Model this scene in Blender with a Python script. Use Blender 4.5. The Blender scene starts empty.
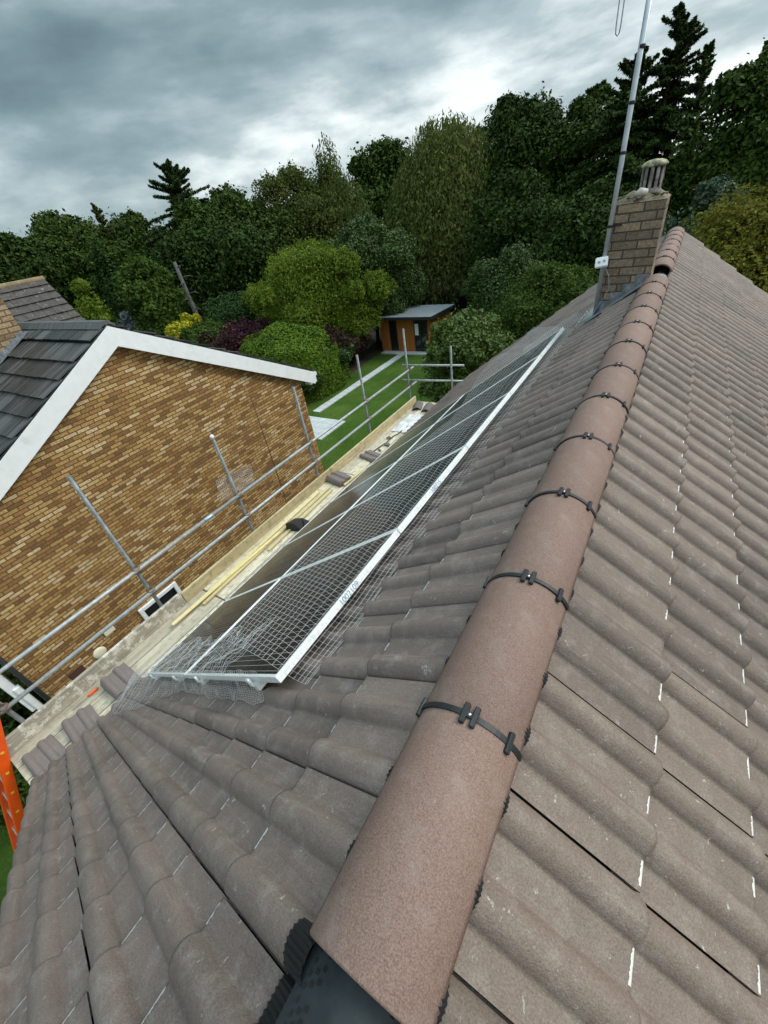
import bpy, bmesh, math, random
import numpy as np
from mathutils import Vector, Matrix, noise as mnoise

rnd = random.Random(7)
S = bpy.context.scene
COL = S.collection
R_ = math.radians

# ------------------------------------------------------------------ camera
cam_d = bpy.data.cameras.new('camera')
cam = bpy.data.objects.new('camera', cam_d); COL.objects.link(cam)
cam.matrix_world = Matrix(((0.846214, -0.218216, 0.486111, 0.18162), (0.514204, 0.573612, -0.637623, 0.03714), (-0.139700, 0.789526, 0.597606, 0.91619), (0, 0, 0, 1)))
cam_d.sensor_fit = 'AUTO'; cam_d.sensor_width = 36; cam_d.lens = 14.2937
cam_d.clip_start = 0.02; cam_d.clip_end = 2000
S.camera = cam

# ------------------------------------------------------------------ world
SUN_EL, SUN_AZ = R_(42), R_(48)      # azimuth from +Y towards +X
W = bpy.data.worlds.new('World'); S.world = W; W.use_nodes = True
nt = W.node_tree; nt.nodes.clear()
def N(t, **k):
    n = nt.nodes.new(t)
    for a, b in k.items(): setattr(n, a, b)
    return n
L = lambda a, b: nt.links.new(a, b)
out = N('ShaderNodeOutputWorld'); bg = N('ShaderNodeBackground'); bg.inputs['Strength'].default_value = 0.1
sky = N('ShaderNodeTexSky', sky_type='NISHITA', sun_disc=False)
sky.sun_elevation = SUN_EL; sky.sun_rotation = SUN_AZ
tc = N('ShaderNodeTexCoord'); sep = N('ShaderNodeSeparateXYZ'); L(tc.outputs['Generated'], sep.inputs[0])
def M(op, a, b=None, c=None):
    n = N('ShaderNodeMath', operation=op)
    for i, v in enumerate((a, b, c)):
        if v is None: continue
        if isinstance(v, (int, float)): n.inputs[i].default_value = v
        else: L(v, n.inputs[i])
    return n.outputs[0]
zz = M('MAXIMUM', sep.outputs[2], 0.0)
den = M('ADD', zz, 0.55)
px = M('DIVIDE', sep.outputs[0], den); py = M('DIVIDE', sep.outputs[1], den)
cmb = N('ShaderNodeCombineXYZ'); L(M('MULTIPLY', px, .55), cmb.inputs[0]); L(M('MULTIPLY', py, .55), cmb.inputs[1]); L(M('MULTIPLY', zz, 3.2), cmb.inputs[2])
mp = N('ShaderNodeMapping'); mp.inputs['Rotation'].default_value = (0, 0, R_(38)); mp.inputs['Scale'].default_value = (1.5, 1.5, 1.0)
mp.inputs['Location'].default_value = (0.3, 1.7, 0)
L(cmb.outputs[0], mp.inputs[0])
n1 = N('ShaderNodeTexNoise'); n1.inputs['Scale'].default_value = 2.1; n1.inputs['Detail'].default_value = 8; n1.inputs['Roughness'].default_value = 0.54; n1.inputs['Distortion'].default_value = 0.10
L(mp.outputs[0], n1.inputs['Vector'])
# the cloud deck is thinner near the horizon and to the east, as seen
hz = N('ShaderNodeMapRange', interpolation_type='SMOOTHSTEP'); hz.inputs[1].default_value = 0.10; hz.inputs[2].default_value = 0.32; hz.inputs[3].default_value = 0.13; hz.inputs[4].default_value = -0.04
L(zz, hz.inputs[0])
ea = M('MULTIPLY', sep.outputs[0], 0.20)
n2 = N('ShaderNodeTexNoise'); n2.inputs['Scale'].default_value = 5.5; n2.inputs['Detail'].default_value = 6; n2.inputs['Roughness'].default_value = 0.55; L(mp.outputs[0], n2.inputs['Vector'])
nn_ = M('ADD', M('MULTIPLY_ADD', n1.outputs['Fac'], 1.1, -0.06), M('MULTIPLY_ADD', n2.outputs['Fac'], 0.26, -0.13))
dens = M('ADD', M('ADD', nn_, hz.outputs[0]), M('ADD', ea, 0.108))
cr = N('ShaderNodeValToRGB'); L(dens, cr.inputs[0])
e = cr.color_ramp.elements
e[0].position = 0.22; e[0].color = (0.95, 1.42, 1.62, 1)
e[1].position = 0.74; e[1].color = (6.6, 7.1, 7.1, 1)
x = e.new(0.36); x.color = (1.3, 1.88, 2.1, 1)
x = e.new(0.48); x.color = (1.9, 2.6, 2.85, 1)
x = e.new(0.60); x.color = (3.2, 3.9, 4.1, 1)
mx = N('ShaderNodeMix', data_type='RGBA'); mx.inputs[0].default_value = 0.94
L(sky.outputs[0], mx.inputs[6]); L(cr.outputs[0], mx.inputs[7])
# overcast sky is brightest overhead; boosted further above the view to add light
zen = N('ShaderNodeMapRange', interpolation_type='SMOOTHSTEP'); zen.inputs[1].default_value = 0.52; zen.inputs[2].default_value = 1.0; zen.inputs[3].default_value = 1.0; zen.inputs[4].default_value = 4.6
L(zz, zen.inputs[0])
vm = N('ShaderNodeVectorMath', operation='SCALE'); L(mx.outputs[2], vm.inputs[0]); L(zen.outputs[0], vm.inputs['Scale'])
L(vm.outputs[0], bg.inputs[0]); L(bg.outputs[0], out.inputs[0])

# ------------------------------------------------------------------ sun (soft, behind cloud)
sd = bpy.data.lights.new('sun', 'SUN'); sd.energy = 1.5; sd.angle = R_(22); sd.color = (1.0, 0.96, 0.9)
so = bpy.data.objects.new('sun', sd); COL.objects.link(so)
sv = Vector((math.sin(SUN_AZ) * math.cos(SUN_EL), math.cos(SUN_AZ) * math.cos(SUN_EL), math.sin(SUN_EL)))
so.rotation_euler = sv.to_track_quat('Z', 'Y').to_euler(); so.location = (0, 0, 40)
S.view_settings.view_transform = 'Standard'; S.view_settings.look = 'None'
S.view_settings.exposure = 0.62; S.view_settings.gamma = 1.0; S.view_settings.use_curve_mapping = False

# ------------------------------------------------------------------ helpers
class MB:
    def __init__(s): s.v = []; s.f = []; s.m = []; s.sm = []; s.col = None
    def add(s, vs, fs, mi=0, smooth=False):
        o = len(s.v); s.v += [tuple(p) for p in vs]
        for f in fs: s.f.append(tuple(i + o for i in f)); s.m.append(mi); s.sm.append(smooth)
    def box(s, c, size, mi=0, rot=None, bev=0.0):
        hx, hy, hz_ = [d / 2 for d in size]; c = Vector(c)
        if bev > 0:
            b = min(bev, hx * .9, hy * .9, hz_ * .9)
            bm = bmesh.new(); bmesh.ops.create_cube(bm, size=1)
            for v in bm.verts: v.co = Vector((v.co.x * size[0], v.co.y * size[1], v.co.z * size[2]))
            bmesh.ops.bevel(bm, geom=bm.edges[:], offset=b, segments=1, affect='EDGES')
            bm.verts.index_update()
            vs = [(rot @ v.co if rot else v.co) + c for v in bm.verts]
            fs = [[v.index for v in f.verts] for f in bm.faces]; bm.free()
            s.add(vs, fs, mi); return
        vs = [Vector((x, y, z)) for x in (-hx, hx) for y in (-hy, hy) for z in (-hz_, hz_)]
        vs = [(rot @ v if rot else v) + c for v in vs]
        s.add(vs, [(0, 1, 3, 2), (4, 6, 7, 5), (0, 4, 5, 1), (2, 3, 7, 6), (0, 2, 6, 4), (1, 5, 7, 3)], mi)
    def tube(s, pts, r, n=8, mi=0, cap=True, smooth=True):
        pts = [Vector(p) for p in pts]; rs = r if isinstance(r, (list, tuple)) else [r] * len(pts)
        vs = []; u = None
        for i, p in enumerate(pts):
            d = (pts[min(i + 1, len(pts) - 1)] - pts[max(i - 1, 0)]).normalized()
            if u is None:
                u = d.cross(Vector((0, 0, 1)) if abs(d.z) < .9 else Vector((1, 0, 0))).normalized()
            else: u = (u - d * u.dot(d)).normalized()
            w = d.cross(u)
            for k in range(n):
                a = 2 * math.pi * k / n; vs.append(p + (u * math.cos(a) + w * math.sin(a)) * rs[i])
        fs = []
        for i in range(len(pts) - 1):
            for k in range(n): fs.append((i * n + k, i * n + (k + 1) % n, (i + 1) * n + (k + 1) % n, (i + 1) * n + k))
        s.add(vs, fs, mi, smooth)
        if cap:
            o = len(s.v) - len(vs)
            s.f.append(tuple(o + k for k in reversed(range(n)))); s.m.append(mi); s.sm.append(False)
            s.f.append(tuple(o + (len(pts) - 1) * n + k for k in range(n))); s.m.append(mi); s.sm.append(False)
    def prism(s, poly, a, b, mi=0):
        """poly: 3D points; extrude by vector from a to b offsets"""
        n = len(poly); a = Vector(a); b = Vector(b)
        vs = [Vector(p) + a for p in poly] + [Vector(p) + b for p in poly]
        fs = [tuple(range(n))[::-1], tuple(range(n, 2 * n))] + [(i, (i + 1) % n, n + (i + 1) % n, n + i) for i in range(n)]
        s.add(vs, fs, mi)
    def lathe(s, prof, c, n=20, mi=0, mat=None, smooth=True):
        c = Vector(c); vs = []; fs = []
        for r, z in prof:
            for k in range(n):
                a = 2 * math.pi * k / n; v = Vector((r * math.cos(a), r * math.sin(a), z))
                vs.append((mat @ v if mat else v) + c)
        for i in range(len(prof) - 1):
            for k in range(n): fs.append((i * n + k, i * n + (k + 1) % n, (i + 1) * n + (k + 1) % n, (i + 1) * n + k))
        fs.append(tuple(range(n))[::-1]); fs.append(tuple((len(prof) - 1) * n + k for k in range(n)))
        s.add(vs, fs, mi, smooth)
    def build(s, name, mats, parent=None, loc=None):
        me = bpy.data.meshes.new(name)
        me.from_pydata([tuple(v) for v in s.v], [], s.f)
        mats = mats if isinstance(mats, (list, tuple)) else [mats]
        for m in mats: me.materials.append(m)
        me.polygons.foreach_set('material_index', s.m); me.polygons.foreach_set('use_smooth', s.sm)
        if s.col is not None:
            ca = me.color_attributes.new('tdat', 'FLOAT_COLOR', 'POINT')
            ca.data.foreach_set('color', np.array(s.col, dtype=np.float32).ravel())
        me.update()
        o = bpy.data.objects.new(name, me); COL.objects.link(o)
        if parent is not None: o.parent = parent
        if loc is not None: o.location = loc
        return o
def npmesh(name, V, F, mat, parent=None, smooth=False, tint=None):
    """V (n,3), F (m,k) numpy"""
    me = bpy.data.meshes.new(name); k = F.shape[1]; m = len(F)
    me.vertices.add(len(V)); me.vertices.foreach_set('co', V.astype(np.float32).ravel())
    me.loops.add(m * k); me.loops.foreach_set('vertex_index', F.astype(np.int32).ravel())
    me.polygons.add(m); me.polygons.foreach_set('loop_start', np.arange(0, m * k, k, dtype=np.int32))
    me.polygons.foreach_set('use_smooth', np.full(m, smooth)); me.materials.append(mat)
    me.update(calc_edges=True); me.validate()
    o = bpy.data.objects.new(name, me); COL.objects.link(o)
    if parent is not None: o.parent = parent
    return o
def tag(o, label=None, cat=None, group=None, kind=None):
    if label: o['label'] = label
    if cat: o['category'] = cat
    if group: o['group'] = group
    if kind: o['kind'] = kind
    return o
def thing(name, label, cat, loc=(0, 0, 0), group=None):
    """an Empty at the thing's base; parts are given in world coordinates and shifted to it"""
    o = bpy.data.objects.new(name, None); o.empty_display_size = .1; COL.objects.link(o); o.location = loc
    return tag(o, label, cat, group)
def part(mb, name, mats, root):
    """part whose mesh was written in world coordinates"""
    o = mb.build(name, mats, root); l = root.location if root.parent is None else Vector((0, 0, 0))
    r = root
    tot = Vector((0, 0, 0))
    while r is not None: tot += r.location; r = r.parent
    o.location = -tot
    return o

# ------------------------------------------------------------------ materials
def mat(name, base=(.5, .5, .5), rough=.6, metal=0.0, spec=.4, nz=None, bump=None, var=0.0, coord='Object', dirt=None):
    """var: multiplicative noise amount; nz: noise scale; bump: (scale, strength, dist); dirt: (colour, scale, lo, hi, amount)"""
    m = bpy.data.materials.new(name); m.use_nodes = True; t = m.node_tree
    b = t.nodes['Principled BSDF']; b.inputs['Base Color'].default_value = (*base, 1); b.inputs['Roughness'].default_value = rough
    b.inputs['Metallic'].default_value = metal; b.inputs['Specular IOR Level'].default_value = spec
    tc = t.nodes.new('ShaderNodeTexCoord'); co = tc.outputs[coord]
    cur = None
    if nz:
        n = t.nodes.new('ShaderNodeTexNoise'); n.inputs['Scale'].default_value = nz; n.inputs['Detail'].default_value = 8; n.inputs['Roughness'].default_value = .65
        t.links.new(co, n.inputs['Vector'])
        mr = t.nodes.new('ShaderNodeMapRange'); mr.inputs[1].default_value = .3; mr.inputs[2].default_value = .7; mr.inputs[3].default_value = 1 - var; mr.inputs[4].default_value = 1 + var
        t.links.new(n.outputs['Fac'], mr.inputs[0])
        v = t.nodes.new('ShaderNodeVectorMath'); v.operation = 'SCALE'; v.inputs[0].default_value = base
        t.links.new(mr.outputs[0], v.inputs['Scale']); cur = v.outputs[0]
    if dirt:
        dc, sc, lo, hi, am = dirt
        n = t.nodes.new('ShaderNodeTexNoise'); n.inputs['Scale'].default_value = sc; n.inputs['Detail'].default_value = 6; n.inputs['Roughness'].default_value = .7
        t.links.new(co, n.inputs['Vector'])
        mr = t.nodes.new('ShaderNodeMapRange'); mr.inputs[1].default_value = lo; mr.inputs[2].default_value = hi; mr.inputs[3].default_value = 0; mr.inputs[4].default_value = am
        t.links.new(n.outputs['Fac'], mr.inputs[0])
        mi = t.nodes.new('ShaderNodeMix'); mi.data_type = 'RGBA'; t.links.new(mr.outputs[0], mi.inputs[0])
        if cur: t.links.new(cur, mi.inputs[6])
        else: mi.inputs[6].default_value = (*base, 1)
        mi.inputs[7].default_value = (*dc, 1); cur = mi.outputs[2]
    if cur: t.links.new(cur, b.inputs['Base Color'])
    if bump:
        n = t.nodes.new('ShaderNodeTexNoise'); n.inputs['Scale'].default_value = bump[0]; n.inputs['Detail'].default_value = 5; t.links.new(co, n.inputs['Vector'])
        bp = t.nodes.new('ShaderNodeBump'); bp.inputs['Strength'].default_value = bump[1]; bp.inputs['Distance'].default_value = bump[2]
        t.links.new(n.outputs['Fac'], bp.inputs['Height']); t.links.new(bp.outputs[0], b.inputs['Normal'])
    return m
def G(m): # small node-building kit on an existing material
    t = m.node_tree
    class K: pass
    k = K(); k.t = t; k.b = t.nodes['Principled BSDF']
    def nd(ty, **kw):
        n = t.nodes.new(ty)
        for a, b in kw.items(): setattr(n, a, b)
        return n
    k.n = nd; k.l = lambda a, b: t.links.new(a, b)
    def math_(op, *a):
        n = nd('ShaderNodeMath', operation=op)
        for i, v in enumerate(a):
            if isinstance(v, (int, float)): n.inputs[i].default_value = v
            else: k.l(v, n.inputs[i])
        return n.outputs[0]
    k.m = math_
    def mr(v, a, b, c, d):
        n = nd('ShaderNodeMapRange'); k.l(v, n.inputs[0])
        for i, q in enumerate((a, b, c, d)): n.inputs[i + 1].default_value = q
        return n.outputs[0]
    k.mr = mr
    def mix(f, a, b):
        n = nd('ShaderNodeMix', data_type='RGBA')
        for i, v in ((0, f), (6, a), (7, b)):
            if isinstance(v, (int, float)): n.inputs[i].default_value = v
            elif isinstance(v, tuple): n.inputs[i].default_value = (*v, 1)
            else: k.l(v, n.inputs[i])
        return n.outputs[2]
    k.mix = mix
    def noi(scale, detail=6, rough=.6, co=None, dist=0):
        n = nd('ShaderNodeTexNoise'); n.inputs['Scale'].default_value = scale; n.inputs['Detail'].default_value = detail; n.inputs['Roughness'].default_value = rough; n.inputs['Distortion'].default_value = dist
        if co is not None: k.l(co, n.inputs['Vector'])
        return n.outputs['Fac']
    k.noi = noi
    return k

def tile_mat(name, base, warm, light, dark):
    """concrete roof tile: per-tile tint (attribute), lichen bloom, pale strips along the lower edges of the pans"""
    m = mat(name, base, .62, spec=.35); k = G(m)
    co = k.n('ShaderNodeTexCoord').outputs['Object']
    at = k.n('ShaderNodeAttribute', attribute_name='tdat'); sp = k.n('ShaderNodeSeparateColor'); k.l(at.outputs['Color'], sp.inputs[0])
    big = k.noi(1.6, 5, .6, co); mid = k.noi(14, 7, .7, co); fine = k.noi(260, 3, .6, co)
    c = k.mix(k.mr(sp.outputs[0], .2, 1, 0, 1), base, warm); c = k.mix(k.mr(sp.outputs[0], .25, 0, 0, .5), c, dark)
    c = k.mix(k.mr(big, .42, .68, 0, .35), c, dark)
    c = k.mix(k.mr(mid, .50, .72, 0, .4), c, light)
    mps = k.n('ShaderNodeMapping'); mps.inputs['Scale'].default_value = (2.2, 26, 2.2); k.l(co, mps.inputs[0])
    stk = k.noi(1.0, 6, .7, mps.outputs[0], .4)
    c = k.mix(k.mr(stk, .56, .76, 0, .45), c, light); c = k.mix(k.mr(stk, .46, .30, 0, .4), c, dark)
    # small pale scuffs
    sc = k.noi(38, 4, .75, co, .6)
    c = k.mix(k.mr(sc, .645, .71, 0, .6), c, (.50, .47, .43))
    g = k.n('ShaderNodeVectorMath', operation='SCALE'); k.l(c, g.inputs[0]); k.l(k.mr(fine, .3, .7, .72, 1.28), g.inputs['Scale']); c = g.outputs[0]
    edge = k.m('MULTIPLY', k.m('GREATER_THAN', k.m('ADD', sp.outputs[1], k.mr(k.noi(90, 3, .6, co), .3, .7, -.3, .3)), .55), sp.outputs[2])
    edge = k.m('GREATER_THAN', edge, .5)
    c = k.mix(k.m('MULTIPLY', edge, .9), c, (.70, .68, .64))  # pale strip over part of each pan's lower edge
    k.l(c, k.b.inputs['Base Color'])
    bp = k.n('ShaderNodeBump'); bp.inputs['Strength'].default_value = .6; bp.inputs['Distance'].default_value = .0025
    k.l(k.m('ADD', fine, k.m('MULTIPLY', k.noi(70, 5, .7, co), 1.2)), bp.inputs['Height']); k.l(bp.outputs[0], k.b.inputs['Normal'])
    return m
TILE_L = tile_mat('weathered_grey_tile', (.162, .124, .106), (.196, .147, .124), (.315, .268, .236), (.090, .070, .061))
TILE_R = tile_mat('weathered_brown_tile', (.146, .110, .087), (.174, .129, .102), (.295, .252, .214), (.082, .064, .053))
def ridge_mat():
    m = mat('terracotta_concrete', (.3, .2, .17), .68, spec=.3); k = G(m)
    co = k.n('ShaderNodeTexCoord').outputs['Object']
    fine = k.noi(330, 3, .7, co); mid = k.noi(9, 7, .7, co); sc = k.noi(30, 5, .75, co, .5)
    oi = k.n('ShaderNodeObjectInfo')
    c = k.mix(k.mr(fine, .35, .68, 0, 1), (.120, .072, .056), (.245, .160, .128))
    c = k.mix(k.mr(mid, .5, .75, 0, .55), c, (.27, .215, .185))
    c = k.mix(k.mr(sc, .645, .73, 0, .6), c, (.40, .33, .28)); c = k.mix(k.mr(k.noi(2.6, 6, .7, co), .5, .72, 0, .6), c, (.22, .155, .125)); c = k.mix(k.mr(k.noi(5, 6, .75, co), .38, .28, 0, .6), c, (.085, .05, .038))
    g = k.n('ShaderNodeVectorMath', operation='SCALE'); k.l(c, g.inputs[0]); k.l(k.mr(oi.outputs['Random'], 0, 1, .9, 1.1), g.inputs['Scale'])
    k.l(g.outputs[0], k.b.inputs['Base Color'])
    bp = k.n('ShaderNodeBump'); bp.inputs['Strength'].default_value = .5; bp.inputs['Distance'].default_value = .0015
    k.l(fine, bp.inputs['Height']); k.l(bp.outputs[0], k.b.inputs['Normal'])
    return m
RIDGE = ridge_mat()
BLACK = mat('black_plastic', (.012, .013, .014), .5, nz=40, var=.3)
ROLL = mat('black_ridge_membrane', (.020, .025, .027), .6, spec=.2, nz=30, var=.25, bump=(220, .2, .001), dirt=((.035, .038, .038), 20, .55, .8, .5))
HOLE = mat('hole_dark', (.003, .003, .003), .9)
SCREW = mat('screw_steel', (.6, .6, .6), .3, 1)
ALU = mat('anodised_frame', (.80, .82, .81), .42, .25, nz=60, var=.10, dirt=((.42, .44, .43), 25, .5, .7, .5))
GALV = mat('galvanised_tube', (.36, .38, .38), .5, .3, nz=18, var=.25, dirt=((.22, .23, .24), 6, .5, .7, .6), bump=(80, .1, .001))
WIRE = mat('mesh_wire', (.62, .63, .62), .35, .5)
WHITE = mat('white_painted_board', (.74, .76, .76), .45, nz=6, var=.05, dirt=((.50, .52, .50), 5, .55, .75, .5))
CREAM = mat('cream_plastic', (.70, .66, .50), .45)
LEAD = mat('lead_sheet', (.16, .18, .20), .45, .3, nz=12, var=.35, dirt=((.45, .46, .46), 14, .5, .7, .7))
LEADL = mat('pale_lead_saddle', (.45, .52, .52), .35, .3, nz=30, var=.3)
GLASSD = mat('dark_window_glass', (.012, .014, .016), .06, spec=.6)
GREYP = mat('grey_plastic', (.25, .26, .27), .4)
INK = mat('blue_ink', (.16, .24, .34), .6)

def brick_mat(name, plane, ramp, mortar, scale=1.0, bw=.212, bh=.064, rough=.85, msize=.0085, dark_patch=.22):
    m = mat(name, (.4, .3, .2), rough, spec=.2); k = G(m)
    co = k.n('ShaderNodeTexCoord').outputs['Object']; sp = k.n('ShaderNodeSeparateXYZ'); k.l(co, sp.inputs[0])
    cb = k.n('ShaderNodeCombineXYZ')
    if plane == 'yz': k.l(sp.outputs[1], cb.inputs[0]); k.l(sp.outputs[2], cb.inputs[1])
    elif plane == 'xz': k.l(sp.outputs[0], cb.inputs[0]); k.l(sp.outputs[2], cb.inputs[1])
    else:
        k.l(k.m('ADD', sp.outputs[0], sp.outputs[1]), cb.inputs[0]); k.l(sp.outputs[2], cb.inputs[1])
    br = k.n('ShaderNodeTexBrick'); k.l(cb.outputs[0], br.inputs['Vector'])
    br.inputs['Color1'].default_value = (0, 0, 0, 1); br.inputs['Color2'].default_value = (1, 1, 1, 1); br.inputs['Mortar'].default_value = (.5, .5, .5, 1)
    br.inputs['Scale'].default_value = scale; br.inputs['Mortar Size'].default_value = msize; br.inputs['Mortar Smooth'].default_value = .2; br.inputs['Bias'].default_value = 0
    br.inputs['Brick Width'].default_value = bw; br.inputs['Row Height'].default_value = bh
    cr = k.n('ShaderNodeValToRGB'); k.l(br.outputs['Color'], cr.inputs[0]); e = cr.color_ramp.elements; cr.color_ramp.interpolation = 'CONSTANT'
    e[0].position = 0; e[0].color = (*ramp[0], 1); e[1].position = 1 / len(ramp); e[1].color = (*ramp[1], 1)
    for i in range(2, len(ramp)): q = e.new(i / len(ramp)); q.color = (*ramp[i], 1)
    c = cr.outputs[0]
    n1 = k.noi(45, 6, .7, co); n2 = k.noi(.9, 4, .6, co)
    g = k.n('ShaderNodeVectorMath', operation='SCALE'); k.l(c, g.inputs[0]); k.l(k.mr(n1, .3, .7, .62, 1.38), g.inputs['Scale']); c = g.outputs[0]
    mpb = k.n('ShaderNodeMapping'); mpb.inputs['Scale'].default_value = (34, 34, 46); k.l(co, mpb.inputs[0])
    ns_ = k.noi(1.0, 5, .7, mpb.outputs[0], .3)
    g = k.n('ShaderNodeVectorMath', operation='SCALE'); k.l(c, g.inputs[0]); k.l(k.mr(ns_, .3, .7, .65, 1.35), g.inputs['Scale']); c = g.outputs[0]
    c = k.mix(k.mr(n2, .45, .7, 0, dark_patch), c, ramp[0])
    c = k.mix(br.outputs['Fac'], c, mortar)
    k.l(c, k.b.inputs['Base Color'])
    bp = k.n('ShaderNodeBump'); bp.inputs['Strength'].default_value = .7; bp.inputs['Distance'].default_value = .008
    k.l(k.m('ADD', k.m('MULTIPLY', br.outputs['Fac'], -1), k.m('MULTIPLY', n1, .5)), bp.inputs['Height']); k.l(bp.outputs[0], k.b.inputs['Normal'])
    return m
BUFF = [(0.207, 0.11, 0.042), (0.391, 0.243, 0.092), (0.283, 0.153, 0.056), (0.442, 0.287, 0.119), (0.327, 0.186, 0.068), (0.492, 0.348, 0.168), (0.181, 0.101, 0.041), (0.41, 0.255, 0.095), (0.353, 0.206, 0.074), (0.302, 0.169, 0.063), (0.529, 0.398, 0.223), (0.238, 0.125, 0.049), (0.378, 0.237, 0.089), (0.428, 0.28, 0.114)]
BRICK_G = brick_mat('buff_multi_brick', 'yz', BUFF, (.115, .07, .034))
BRICK_H = brick_mat('buff_brick_walling', 'xyz', BUFF, (.115, .07, .034))
BRICK_C = brick_mat('grey_buff_chimney_brick', 'xz', [(.17, .13, .09), (.24, .18, .125), (.20, .15, .105), (.28, .21, .14), (.15, .12, .09), (.22, .17, .12)], (.06, .052, .045), bw=.225, bh=.075, msize=.007)
BRICK_CX = brick_mat('chimney_brick_side', 'yz', [(.17, .13, .09), (.24, .18, .125), (.20, .15, .105), (.28, .21, .14)], (.06, .052, .045), bw=.225, bh=.075, msize=.007)
BRICK_N = brick_mat('tan_chimney_brick', 'yz', [(.25, .17, .09), (.30, .21, .115), (.20, .13, .07), (.34, .25, .15)], (.12, .09, .06), bw=.235, bh=.09, msize=.012)
def wood(name, a, b, axis=1, sc=1.0, rough=.7, dirt=None):
    m = mat(name, a, rough, spec=.2); k = G(m); co = k.n('ShaderNodeTexCoord').outputs['Object']
    mp = k.n('ShaderNodeMapping'); s = [22 * sc] * 3; s[axis] = 1.1 * sc; mp.inputs['Scale'].default_value = s; k.l(co, mp.inputs[0])
    n = k.noi(1.0, 7, .7, mp.outputs[0], .6); oi = k.n('ShaderNodeObjectInfo')
    c = k.mix(k.mr(n, .35, .68, 0, 1), a, b)
    g = k.n('ShaderNodeVectorMath', operation='SCALE'); k.l(c, g.inputs[0]); k.l(k.mr(oi.outputs['Random'], 0, 1, .70, 1.2), g.inputs['Scale']); c = g.outputs[0]
    if dirt: c = k.mix(k.mr(k.noi(9, 6, .75, co), dirt[1], dirt[2], 0, .85), c, dirt[0])
    k.l(c, k.b.inputs['Base Color'])
    bp = k.n('ShaderNodeBump'); bp.inputs['Strength'].default_value = .25; bp.inputs['Distance'].default_value = .002; k.l(n, bp.inputs['Height']); k.l(bp.outputs[0], k.b.inputs['Normal'])
    return m
NEWWOOD = wood('pale_new_timber', (.38, .33, .235), (.66, .60, .47), dirt=((.24, .215, .17), .50, .66))
YELWOOD = wood('yellow_toe_board', (.34, .275, .15), (.54, .46, .28), dirt=((.25, .21, .14), .50, .66))
BATTEN = wood('yellow_batten_timber', (.46, .38, .17), (.64, .55, .30), dirt=((.30, .25, .14), .55, .7))
OLDWOOD = wood('weathered_grey_board', (.20, .18, .14), (.40, .36, .29), dirt=((.66, .62, .54), .50, .60))
CEDAR = wood('cedar_cladding', (.30, .105, .022), (.50, .21, .05), axis=2)
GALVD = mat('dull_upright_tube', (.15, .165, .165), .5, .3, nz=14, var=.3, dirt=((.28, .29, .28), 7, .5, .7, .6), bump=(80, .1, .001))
# slates / brown tiles
SLATE = mat('dark_slab_tile', (.05, .055, .056), .5, spec=.25); k = G(SLATE)
co = k.n('ShaderNodeTexCoord').outputs['Object']; mp_ = k.n('ShaderNodeMapping'); mp_.inputs['Scale'].default_value = (14, 1.1, 1.1); k.l(co, mp_.inputs[0])
at = k.n('ShaderNodeAttribute', attribute_name='tdat'); sp = k.n('ShaderNodeSeparateColor'); k.l(at.outputs['Color'], sp.inputs[0])
c = k.mix(k.mr(k.noi(1, 5, .65, mp_.outputs[0]), .38, .66, 0, 1), (.016, .016, .015), (.085, .088, .088))
c = k.mix(k.mr(sp.outputs[0], .35, 1, 0, .8), c, (.026, .028, .026)); c = k.mix(k.mr(sp.outputs[0], .3, 0, 0, .5), c, (.12, .125, .125))
c = k.mix(k.mr(k.noi(3.0, 6, .75, co), .60, .72, 0, .7), c, (.075, .065, .045))
k.l(c, k.b.inputs['Base Color']); k.l(k.mr(k.noi(5, 5, .6, co), .3, .7, .3, .65), k.b.inputs['Roughness'])
BROWNT = mat('brown_lichen_tile', (.058, .050, .044), .8, nz=7, var=.35, dirt=((.30, .28, .24), 9, .60, .68, .8))
SHEDROOF = mat('grey_rubber_roof', (.16, .185, .20), .45, nz=3, var=.12)
ANTHR = mat('anthracite_trim', (.02, .022, .025), .45)
STONE = mat('pale_paving', (.42, .44, .44), .7, nz=5, var=.15, dirt=((.25, .26, .25), 4, .5, .7, .5))
MOSS = mat('mossy_mortar', (.15, .125, .085), .9, nz=25, var=.5, dirt=((.27, .25, .15), 18, .5, .65, .8), bump=(40, .8, .02))
POT = mat('sooty_pot', (.24, .225, .205), .7, nz=18, var=.45, dirt=((.05, .045, .04), 14, .45, .6, .8))
LICHEN = mat('lichen_cap', (.13, .125, .09), .85, nz=22, var=.4, dirt=((.42, .42, .22), 16, .48, .62, .8))
ORANGE = mat('orange_ladder_rail', (.72, .085, .006), .38, spec=.5, nz=8, var=.12, dirt=((.35, .06, .02), 20, .6, .75, .4))
RUNG = mat('aluminium_rung', (.62, .63, .64), .35, .8)
YEL = mat('yellow_sticker', (.75, .45, .03), .5)
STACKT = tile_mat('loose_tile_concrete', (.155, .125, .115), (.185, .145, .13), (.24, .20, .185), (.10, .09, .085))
CLOTH = mat('pale_dust_sheet', (.55, .55, .53), .7, nz=9, var=.2)

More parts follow.
